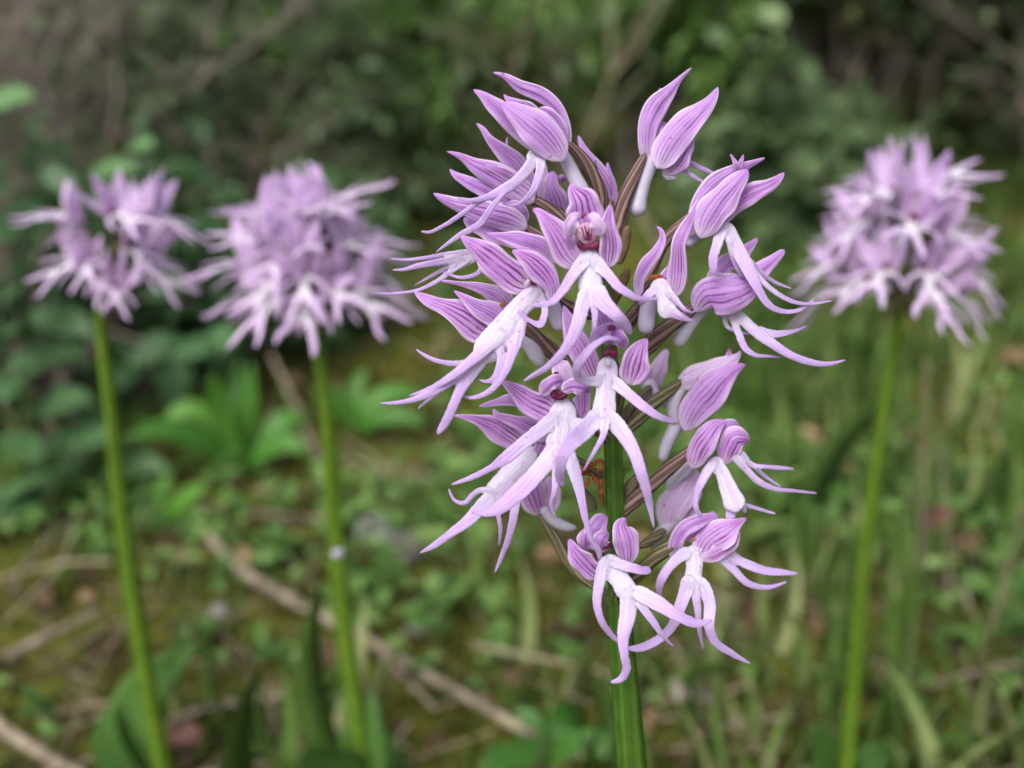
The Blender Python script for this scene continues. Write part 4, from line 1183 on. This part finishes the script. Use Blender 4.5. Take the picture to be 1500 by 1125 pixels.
shrub('leafy_shrub', 'low green small-leaved shrub between the two left orchid stems', 'shrub', -130, 640, 90, 110, 10, 1400, 13, 8, 'broad', 112, group='shrubs behind the meadow', tone=(0.4, 0.22))
back = [(-1500, 1500), (-950, 1550), (-480, 1700), (-60, 1750), (380, 1850), (760, 1600), (1350, 1600), (-1900, 2300), (-1150, 2500), (-600, 2400), (-100, 2600), (480, 2600), (1050, 2500), (1700, 2300)]
words = ['low dark thicket far to the left behind the bushes', 'tall dark thicket behind the grey twig tangle', 'dense thicket behind the left shrubs', 'dense thicket behind the sharp orchid',
         'dark thicket behind the black hollow', 'dark thicket behind the top right corner', 'low thicket far to the right behind the bushes']
for i, (x, y) in enumerate(back):
    lab = words[i] if i < 7 else 'tall thicket in the last row, ' + ['leftmost of its row', 'second from the left', 'third from the left', 'in the middle of its row', 'third from the right', 'second from the right', 'rightmost of its row'][i - 7]
    shrub('thicket', lab, 'thicket', x, y, 620 + 60 * (i % 3) + (260 if i > 6 else 0), 420, 9, 2000, 70, 36, 'thicket', 200 + i, kids=6, group='thicket behind the shrubs', tone=(0.4, 0.2))

# the broad-leaved shrub on the left, each leaf a part
br = np.random.default_rng(31)
sx, sy = gpx(60, 640)
bush = thing('broad_leaved_shrub', 'broad oval-leaved dark green shrub along the left edge behind the sparse orchid', 'shrub', np.array([sx, sy, float(gh(sx, sy))]))
bb = ORG[bush.name]
spots = [(8, 148, 470, 34, .8), (100, 246, 480, 34, .62), (165, 250, 480, 30, .7), (205, 212, 490, 24, .75), (60, 290, 470, 30, .4), (20, 330, 460, 30, .3),
         (150, 300, 520, 30, .45), (250, 310, 540, 28, .4), (300, 330, 560, 30, .4), (40, 420, 430, 36, .3), (20, 480, 420, 32, .55), (90, 470, 440, 38, .35),
         (70, 520, 430, 38, .4), (250, 420, 520, 32, .5), (270, 460, 520, 34, .35), (230, 510, 500, 36, .45), (20, 560, 420, 40, .4), (90, 590, 420, 34, .45),
         (250, 560, 480, 34, .3), (120, 640, 420, 38, .35), (30, 650, 410, 40, .5), (60, 700, 400, 44, .55), (20, 740, 390, 34, .5), (210, 640, 450, 30, .4)]
for k in range(70):
    spots.append((br.uniform(-140, 330), br.uniform(230, 690), br.uniform(430, 640), br.uniform(22, 36), br.uniform(.15, .6)))
stems = []
for k in range(9):
    top = at_y(*[(30, 250), (150, 270), (250, 330), (60, 420), (20, 560), (230, 520), (-60, 300), (110, 620), (280, 450)][k], [480, 490, 540, 450, 430, 500, 520, 430, 520][k])
    a = bb + br.normal(0, 12, 3) * [1, 1, 0]
    stems.append(np.array([a + (top - a) * t_ + np.array([0, 0, 30 * math.sin(t_ * 3.1)]) for t_ in np.linspace(0, 1, 8)]))
V, F = thin_tubes(np.array(stems), np.tile(np.linspace(1.8, .7, 8), (9, 1)), 6)
mesh_obj('branches', V, F, M['twig'], bush, attr=np.full(len(V), .4))
nodes = np.vstack(stems)
for px, py, y, L, tint in spots:
    c = at_y(px, py, y)
    a = br.uniform(0, 2 * math.pi)
    near = nodes[np.argmin(((nodes - c) ** 2).sum(1))]
    d = c - near; d /= np.linalg.norm(d) + 1e-6
    d = d * .6 + np.array([math.cos(a), math.sin(a) * .7, .1]); d[2] *= .5; d /= np.linalg.norm(d)
    droop = np.array([0, 0, -L * .12])
    solid_leaf([c - d * L * .42, c - d * L * .17, c + d * L * .17, c + d * L * .42 + droop], [2, L * .40, L * .38, 1.0],
               np.array([br.normal(0, .3), -.5 + br.normal(0, .3), 1]), 'broad', bush, tint, cup=-.35, thick=.5, nv=10)

# ------------------------------------------------------------------ rosettes of long leaves
def rosette(name, label, px, py, leaves, mat, cat='plant'):
    """leaves: (list of pixels from the base out, y step in mm over the leaf, widest in mm, tint)"""
    b = ground_at(px, py)
    o = thing(name, label, cat, b)
    for pix, dy, w, tint in leaves:
        n = len(pix)
        P = [b + [0, 0, 1]] + [at_y(qx, qy, b[1] + dy * (i + 1) / n) for i, (qx, qy) in enumerate(pix)]
        W = [w * .45] + [w * (1 if i < n - 1 else .08) for i in range(n)]
        solid_leaf(P, W, (0, -.7, .7), mat, o, tint, cup=-.5, thick=.6)
    return o
rosette('lance_leaved_plant', 'upright lance-leaved green plant between the stems of the two left orchids', 352, 700,
        [([(335, 640), (322, 590), (310, 545)], -12, 10, .7), ([(358, 640), (364, 580), (368, 530)], 8, 9, .6), ([(330, 630), (275, 600), (225, 640)], -10, 9, .75),
         ([(300, 650), (240, 630), (185, 640)], -30, 10, .5), ([(385, 640), (420, 615), (455, 615)], 12, 10, .55), ([(390, 660), (430, 650), (452, 670)], -8, 9, .5),
         ([(350, 620), (345, 570), (352, 520)], 26, 8, .35)], 'lance')
rosette('lance_leaved_plant', 'low lance-leaved plant spreading behind the stem of the dense orchid', 520, 640,
        [([(500, 600), (480, 580), (455, 570)], -6, 9, .6), ([(545, 590), (580, 575), (630, 585)], 8, 9, .6), ([(540, 620), (590, 610), (620, 625)], -10, 8, .4), ([(520, 590), (525, 560), (540, 540)], 14, 7, .5)], 'lance')
rosette('long_leaved_plant', 'long flat leaves lying low left of the sparse orchid stem', 130, 720,
        [([(90, 700), (50, 715), (10, 740)], -14, 12, .6), ([(170, 690), (215, 680), (250, 690)], -6, 10, .55), ([(120, 690), (100, 660), (60, 650)], 14, 11, .35), ([(150, 740), (200, 745), (240, 725)], -16, 9, .7)], 'broad')
rosette('long_leaved_plant', 'bright pointed leaf pair low between the left stems', 240, 770,
        [([(262, 740), (285, 722), (305, 712)], -4, 8, .75), ([(235, 740), (238, 715), (250, 690)], 6, 6, .6), ([(225, 775), (200, 790), (180, 800)], -10, 7, .6)], 'lance')
rosette('seedling', 'narrow green leaves at the bottom edge left of the sharp stem', 800, 1120,
        [([(780, 1080), (770, 1055), (750, 1040)], 8, 9, .3), ([(850, 1090), (880, 1095), (905, 1110)], -8, 9, .35), ([(750, 1110), (725, 1115), (700, 1125)], -6, 8, .3), ([(820, 1060), (835, 1045), (850, 1040)], 18, 8, .2)], 'lance')
rosette('tufted_plant', 'bright green upright tuft at the top of the picture left of the twigs', 590, 300,
        [([(575, 200), (560, 90), (590, 10)], -40, 20, .8), ([(600, 180), (615, 90), (610, 20)], 30, 20, .9), ([(560, 220), (530, 150), (500, 100)], -20, 18, .7), ([(620, 220), (660, 150), (680, 100)], 20, 18, .75)], 'lance')

# ------------------------------------------------------------------ sticks, stones, fallen leaves
def stick(name, label, pix, w, mat='stick', lift=3, cat='stick', group=None, side=8):
    P = np.array([ground_at(px, py, lift) for px, py in pix])
    n = len(P)
    W = np.array([w * (1 - .35 * i / (n - 1)) for i in range(n)])
    V, F, U = tube(P, W, side, 8 * n, ridge=.06)
    rr = np.random.default_rng(int(pix[0][0] + 7 * pix[0][1]))
    V = V + rr.normal(0, w * .03, V.shape)
    o = mesh_obj(name, V, F, M[mat], None, P[0], uv=U, attr=np.full(len(V), rr.uniform(.4, .8)))
    return tag(o, label, cat, group)
G1 = 'dry sticks on the ground'
stick('dry_stick', 'long pale dry stick lying across the ground behind the dense orchid stem', [(305, 782), (345, 828), (430, 880), (560, 950), (690, 1025), (792, 1082)], 4.2, lift=13, group=G1)
stick('dry_stick', 'thick tan stick end at the bottom left corner', [(-40, 1030), (10, 1072), (70, 1108), (140, 1150)], 4.6, lift=9, group=G1)
stick('dry_stick', 'short grey stick lying left of the sparse orchid stem', [(8, 965), (70, 932), (150, 893)], 3.6, lift=12, group=G1)
stick('dry_stick', 'thin grey stick between the feet of the two left orchids', [(245, 1062), (320, 1035), (400, 1022), (470, 1000)], 3.0, lift=10, group=G1)
stick('dry_stick', 'brown stick on the bare soil right of the sharp stem', [(990, 905), (1080, 880), (1180, 850), (1260, 838)], 3.0, lift=8, group=G1)
stick('dry_stick', 'slim tan twig under the long stick, pointing down', [(560, 960), (600, 1000), (640, 1040)], 2.6, lift=9, group=G1)

for lab, pix, w, lf in (('thin pale twig crossing the moss at the left edge', [(20, 860), (60, 800), (130, 745)], 2.0, 12),
                        ('pale twig lying in the weeds below the long stick', [(400, 1110), (470, 1060), (560, 1035)], 1.8, 9),
                        ('pale twig in the grass at the lower right edge', [(1500, 970), (1430, 985), (1350, 1010)], 2.0, 10),
                        ('thin tan twig right of the sharp stem at the bottom', [(1000, 1090), (1080, 1060), (1180, 1050)], 1.8, 8),
                        ('slanting pale twig at the right above the bare soil', [(1420, 900), (1400, 850), (1330, 820)], 1.8, 10)):
    stick('dry_twig', lab, pix, w, lift=lf, cat='twig', group='thin twigs on the ground', side=6)

def stalk(label, pix, y, w, mat='straw', tint=.7):
    P = np.array([at_y(a, b, yy) for (a, b), yy in zip(pix, y)])
    V, F, U = tube(P, np.linspace(w, w * .5, len(P)), 6, 16)
    o = mesh_obj('dry_stalk', V, F, M[mat], None, P[0], uv=U, attr=np.full(len(V), tint))
    tag(o, label, 'stalk', 'dry stalks standing in the meadow')
def stand(px, py, tops, dy=0):
    """pixels and depths of a stalk standing on the ground at px,py"""
    b = ground_at(px, py)
    return [(px, py)] + tops, [b[1] + dy * i for i in range(len(tops) + 1)]
for lab, b, tops, dy, w in (
        ('pale slanting stalk between the dense orchid and the lance-leaved plant', (472, 690), [(440, 610), (395, 515)], 6, 4.2),
        ('faint pale stalk slanting behind the upper right flowers', (1010, 440), [(960, 350), (915, 270)], 10, 5),
        ('pale upright stalk in the grass right of the sharp orchid', (1350, 860), [(1352, 700), (1358, 520)], 4, 1.6),
        ('thin pale stalk near the right edge', (1390, 930), [(1388, 780), (1378, 640)], 3, 1.5),
        ('leaning straw at the right edge', (1440, 960), [(1470, 860), (1500, 730)], 2, 1.4),
        ('thin upright straw at the lower middle', (405, 1110), [(400, 1060), (392, 1000)], 2, 2.2),
        ('tan stalk slanting up at the top centre', (640, 230), [(680, 100), (720, -10)], 0, 5),
        ('grey stalk at the top right beside the black hollow', (1250, 300), [(1245, 180), (1255, 90)], 0, 5)):
    pix, y = stand(b[0], b[1], tops, dy)
    stalk(lab, pix, y, w)

def stone(label, px, py, size, seed, mat='stone'):
    rr = np.random.default_rng(seed)
    p = ground_at(px, py)
    V, F, U = blob(np.zeros(3), size, np.eye(3), 18, 12)
    n = V / (np.linalg.norm(V, axis=1)[:, None] + 1e-9)
    k = rr.normal(0, 2.2, (6, 3)); ph = rr.uniform(0, 6, 6)
    V = V * (1 + .07 * np.sin(n @ k.T + ph).sum(1))[:, None]
    o = mesh_obj('stone', V + p + [0, 0, size[2] * .55], F, M[mat], None, p)
    tag(o, label, 'stone', 'stones in the moss')
stone('pale grey stone behind the stem of the dense orchid', 548, 800, (8, 8, 8), 1)
stone('darker stone touching the pale one behind the dense orchid', 590, 815, (8, 8, 6), 2)
stone('small pale pebble left of the dense orchid stem', 322, 900, (3, 3, 2.4), 3)
stone('small whitish pebble in the soil right of the sharp stem', 610, 930, (4, 4, 3), 4)

def fallen(label, px, py, L, w, mat, tint, seed, lift=4, tilt=.4):
    rr = np.random.default_rng(seed)
    p = ground_at(px, py, lift)
    a = rr.uniform(0, 6.28); d = np.array([math.cos(a), math.sin(a), rr.uniform(-.1, .3)])
    V, F, U = strip(np.array([p - d * L * .5, p - d * L * .15 + [0, 0, 2], p + d * L * .2 + [0, 0, 2.5], p + d * L * .5]), [1.5, w, w * .9, .8],
                    (rr.normal(0, tilt), -.5, 1), rr.uniform(-.9, .9), .4, 7, 12, wave=.12)
    o = mesh_obj('fallen_leaf', V, F, M[mat], None, p, uv=U, attr=np.full(len(V), tint))
    tag(o, label, 'leaf', 'fallen leaves')
fallen('tan fallen leaf in the grass left of the far right stem', 1243, 690, 18, 14, 'dead', .9, 1, 8)
fallen('reddish fallen leaf on the soil at the right edge', 1395, 800, 24, 17, 'red_dead', .5, 2, 8)
fallen('dark red fallen leaf beside the reddish one at the right edge', 1385, 770, 20, 14, 'red_dead', .2, 3, 12)
fallen('small red-brown leaf at the bottom between the left stems', 268, 1090, 12, 9, 'red_dead', .8, 4, 4)
fallen('tan leaf lying at the right edge above the grass', 1478, 530, 26, 20, 'dead', .85, 5, 8)
fallen('orange-brown leaf litter patch left of the far right head', 1205, 270, 50, 36, 'dead', .8, 6, 10)
fallen('dull purple-grey fallen leaf at the bottom right of the sharp stem', 1010, 1020, 16, 11, 'twig', .8, 7, 5)
fallen('brown fallen leaf under the long stick', 480, 960, 14, 9, 'dead', .3, 8, 4)
fallen('brown curled leaf in the moss near the left edge', 60, 880, 14, 9, 'dead', .4, 9, 4)
fallen('pale curled leaf in the grass behind the lower right flowers', 1170, 650, 22, 15, 'dead', 1.0, 10, 8)
fallen('brown leaf on the bare soil right of the sharp stem', 1100, 900, 14, 10, 'dead', .25, 11, 4)
fallen('dark brown leaf at the bottom right', 1040, 1090, 13, 9, 'dead', .2, 12, 4)

# ------------------------------------------------------------------ grass, weeds, litter: what nobody could count
def wedge(n, y0, y1, rng, power=1.0, margin=150):
    y = y0 + (y1 - y0) * rng.uniform(0, 1, n) ** power
    x = rng.uniform(-1, 1, n) * (y * .58 + margin)
    return x, y
def patch(x, y, s, seed):
    """a soft random field 0..1 for clumping"""
    r = np.random.default_rng(seed)
    v = np.zeros_like(x)
    for _ in range(7):
        a = r.uniform(0, 6.28); f = s * r.uniform(.6, 1.8)
        v += np.sin((x * math.cos(a) + y * math.sin(a)) * f + r.uniform(0, 6.28))
    return 1 / (1 + np.exp(-v * .9))

LONG_STICK = np.array([ground_at(a, b, 13)[:2] for a, b in ((305, 782), (345, 828), (430, 880), (560, 950), (690, 1025), (792, 1082))])
def clear(x, y, near=9.0):
    """False where the long stick lies or an orchid has its foot: nothing else grows there"""
    ok = np.ones(len(x), bool); p = np.column_stack([x, y])
    for a, b in zip(LONG_STICK[:-1], LONG_STICK[1:]):
        d = b - a; t_ = np.clip(((p - a) @ d) / (d @ d), 0, 1)
        q = p - (a + t_[:, None] * d)
        ok &= ~((np.abs(q[:, 0]) < near) & (q[:, 1] < near * .5) & (q[:, 1] > -near * 1.6))
    for f_ in FEET[1:]:
        ok &= ~((np.abs(x - f_[0]) < 22) & (y < f_[1] + 12))
    return ok

def stuff(name, label, V, F, mat, tint):
    o = mesh_obj(name, V, F, M[mat], None, np.zeros(3), attr=tint)
    return tag(o, label, None, None, 'stuff')

rng = np.random.default_rng(77)
# fine grass, thick on the right
x, y = wedge(29000, 230, 1500, rng, 1.35)
keep = rng.uniform(0, 1, len(x)) < np.clip(patch(x, y, .016, 1) * 1.2 - .45 + .45 * np.clip((x + 20) / 160, 0, 1) * np.clip((y - 290) / 120, 0, 1), .03, 1) * .55
keep &= clear(x, y, 15.0)
x, y = x[keep], y[keep]; n = len(x)
pos = np.column_stack([x, y, gh(x, y) - 1])
ln = rng.gamma(3, 6.0, n) + 6 + 10 * np.clip((x - 10) / 140, 0, 1) * np.clip((y - 300) / 120, 0, 1) * rng.uniform(0, 1, n)
V, F, m = scatter(BLADE, pos, rng.uniform(0, 6.28, n), rng.normal(1.22, .2, n), rng.uniform(-3, 3, n), ln, rng.uniform(.9, 1.8, n) * (.45 + .55 * np.clip((y - 260) / 250, 0, 1)))
stuff('grass', 'fine green grass blades over the ground', V, F, 'grass', np.repeat(np.clip(rng.normal(.5, .25, n), 0, 1), m))
# small three-leaved weeds
WEED_LEAF = blade_template(4, 0.35, 0.18, 'oval')
x, y = wedge(20000, 235, 1400, rng, 1.35)
keep = rng.uniform(0, 1, len(x)) < np.clip(patch(x, y, .022, 2) * 1.1 - .32 + .2 * np.clip(x / 150, -.8, 1), .03, 1)
keep &= clear(x, y)
x, y = x[keep], y[keep]; n = len(x)
h = rng.uniform(3, 16, n); parts = []
tint = np.clip(rng.normal(.5, .22, n), 0, 1)
lean = rng.normal(0, 5, (n, 2))
top = np.column_stack([x + lean[:, 0], y + lean[:, 1], gh(x, y) + h])
yaw0 = rng.uniform(0, 6.28, n); L = rng.uniform(2.6, 7, n)
for j in range(4):
    v_, f_, m = scatter(WEED_LEAF, top, yaw0 + j * 1.57 + rng.normal(0, .2, n), rng.normal(.15, .35, n), rng.normal(0, .3, n), L * rng.uniform(.8, 1.15, n), L * rng.uniform(.6, .85, n))
    parts.append((v_, f_, np.repeat(np.clip(tint + rng.normal(0, .08, n), 0, 1), m)))
paths = np.stack([np.column_stack([x, y, gh(x, y) - 1]), (np.column_stack([x, y, gh(x, y)]) + top) / 2 + [0, 0, 1], top], 1)
v_, f_ = thin_tubes(paths, np.full((n, 3), .35), 3)
parts.append((v_, f_, np.repeat(tint, 9)))
stuff('weeds', 'small rounded weed leaves covering the ground', *join_np(parts)[:2], 'weed', join_np(parts)[2])
# moss tufts
x, y = wedge(34000, 235, 1300, rng, 1.6)
keep = rng.uniform(0, 1, len(x)) < np.clip(patch(x, y, .012, 3) * 1.6 - .3, 0, 1)
x, y = x[keep], y[keep]; n = len(x)
V, F, m = scatter(TUFT, np.column_stack([x, y, gh(x, y) - 1]), rng.uniform(0, 6.28, n), rng.normal(.9, .4, n), rng.uniform(-3, 3, n), rng.uniform(3, 8, n), rng.uniform(1.2, 2.6, n))
M['moss'] = leaf_mat('moss', srgb(58, 62, 18), srgb(94, 96, 34), srgb(138, 134, 56), 30)
stuff('moss', 'olive moss tufts on the soil', V, F, 'moss', np.repeat(np.clip(rng.normal(.5, .25, n), 0, 1), m))
# dead bits of straw and leaf
x, y = wedge(1900, 235, 1500, rng, 1.4); n = len(x)
a = rng.uniform(0, 6.28, n); L = rng.gamma(3, 9, n) + 6
d = np.column_stack([np.cos(a), np.sin(a), rng.normal(0.05, .18, n)]) * L[:, None]
c = np.column_stack([x, y, gh(x, y) + rng.uniform(1, 8, n)])
paths = np.stack([c - d / 2, c + rng.normal(0, .06, (n, 3)) * L[:, None], c + d / 2], 1)
v_, f_ = thin_tubes(paths, np.repeat(rng.uniform(.2, .75, n)[:, None], 3, 1), 4)
stuff('straw_litter', 'dry straw and twig bits lying in the moss', v_, f_, 'straw', np.repeat(rng.uniform(0, 1, n), 12))
x, y = wedge(800, 235, 1500, rng, 1.3); n = len(x)
V, F, m = scatter(LEAF_OVAL, np.column_stack([x, y, gh(x, y) + 2]), rng.uniform(0, 6.28, n), rng.normal(.1, .3, n), rng.normal(0, .5, n), rng.uniform(6, 15, n), rng.uniform(4, 10, n))
stuff('leaf_litter', 'brown dead leaf scraps on the soil', V, F, 'dead', np.repeat(rng.uniform(0, 1, n), m))

# a small pale snail on the stem of the dense orchid
c = at_y(495, 806, 228)
sn = []
for k in range(26):
    a = k * 0.55; rr_ = 0.25 + 1.5 * k / 25
    sn.append(c + np.array([math.cos(a) * rr_ * .75, -1.2 - 0.045 * (25 - k), math.sin(a) * rr_ * .75]))
V, F, U = tube(c + (np.array(sn) - c) * [.7, 1, .7], np.linspace(.5, 1.4, 26), 8, 70)
o = mesh_obj('snail_shell', V, F, M['spur'], None, c, uv=U)
tag(o, 'tiny whitish snail shell stuck on the stem of the dense orchid', 'snail')
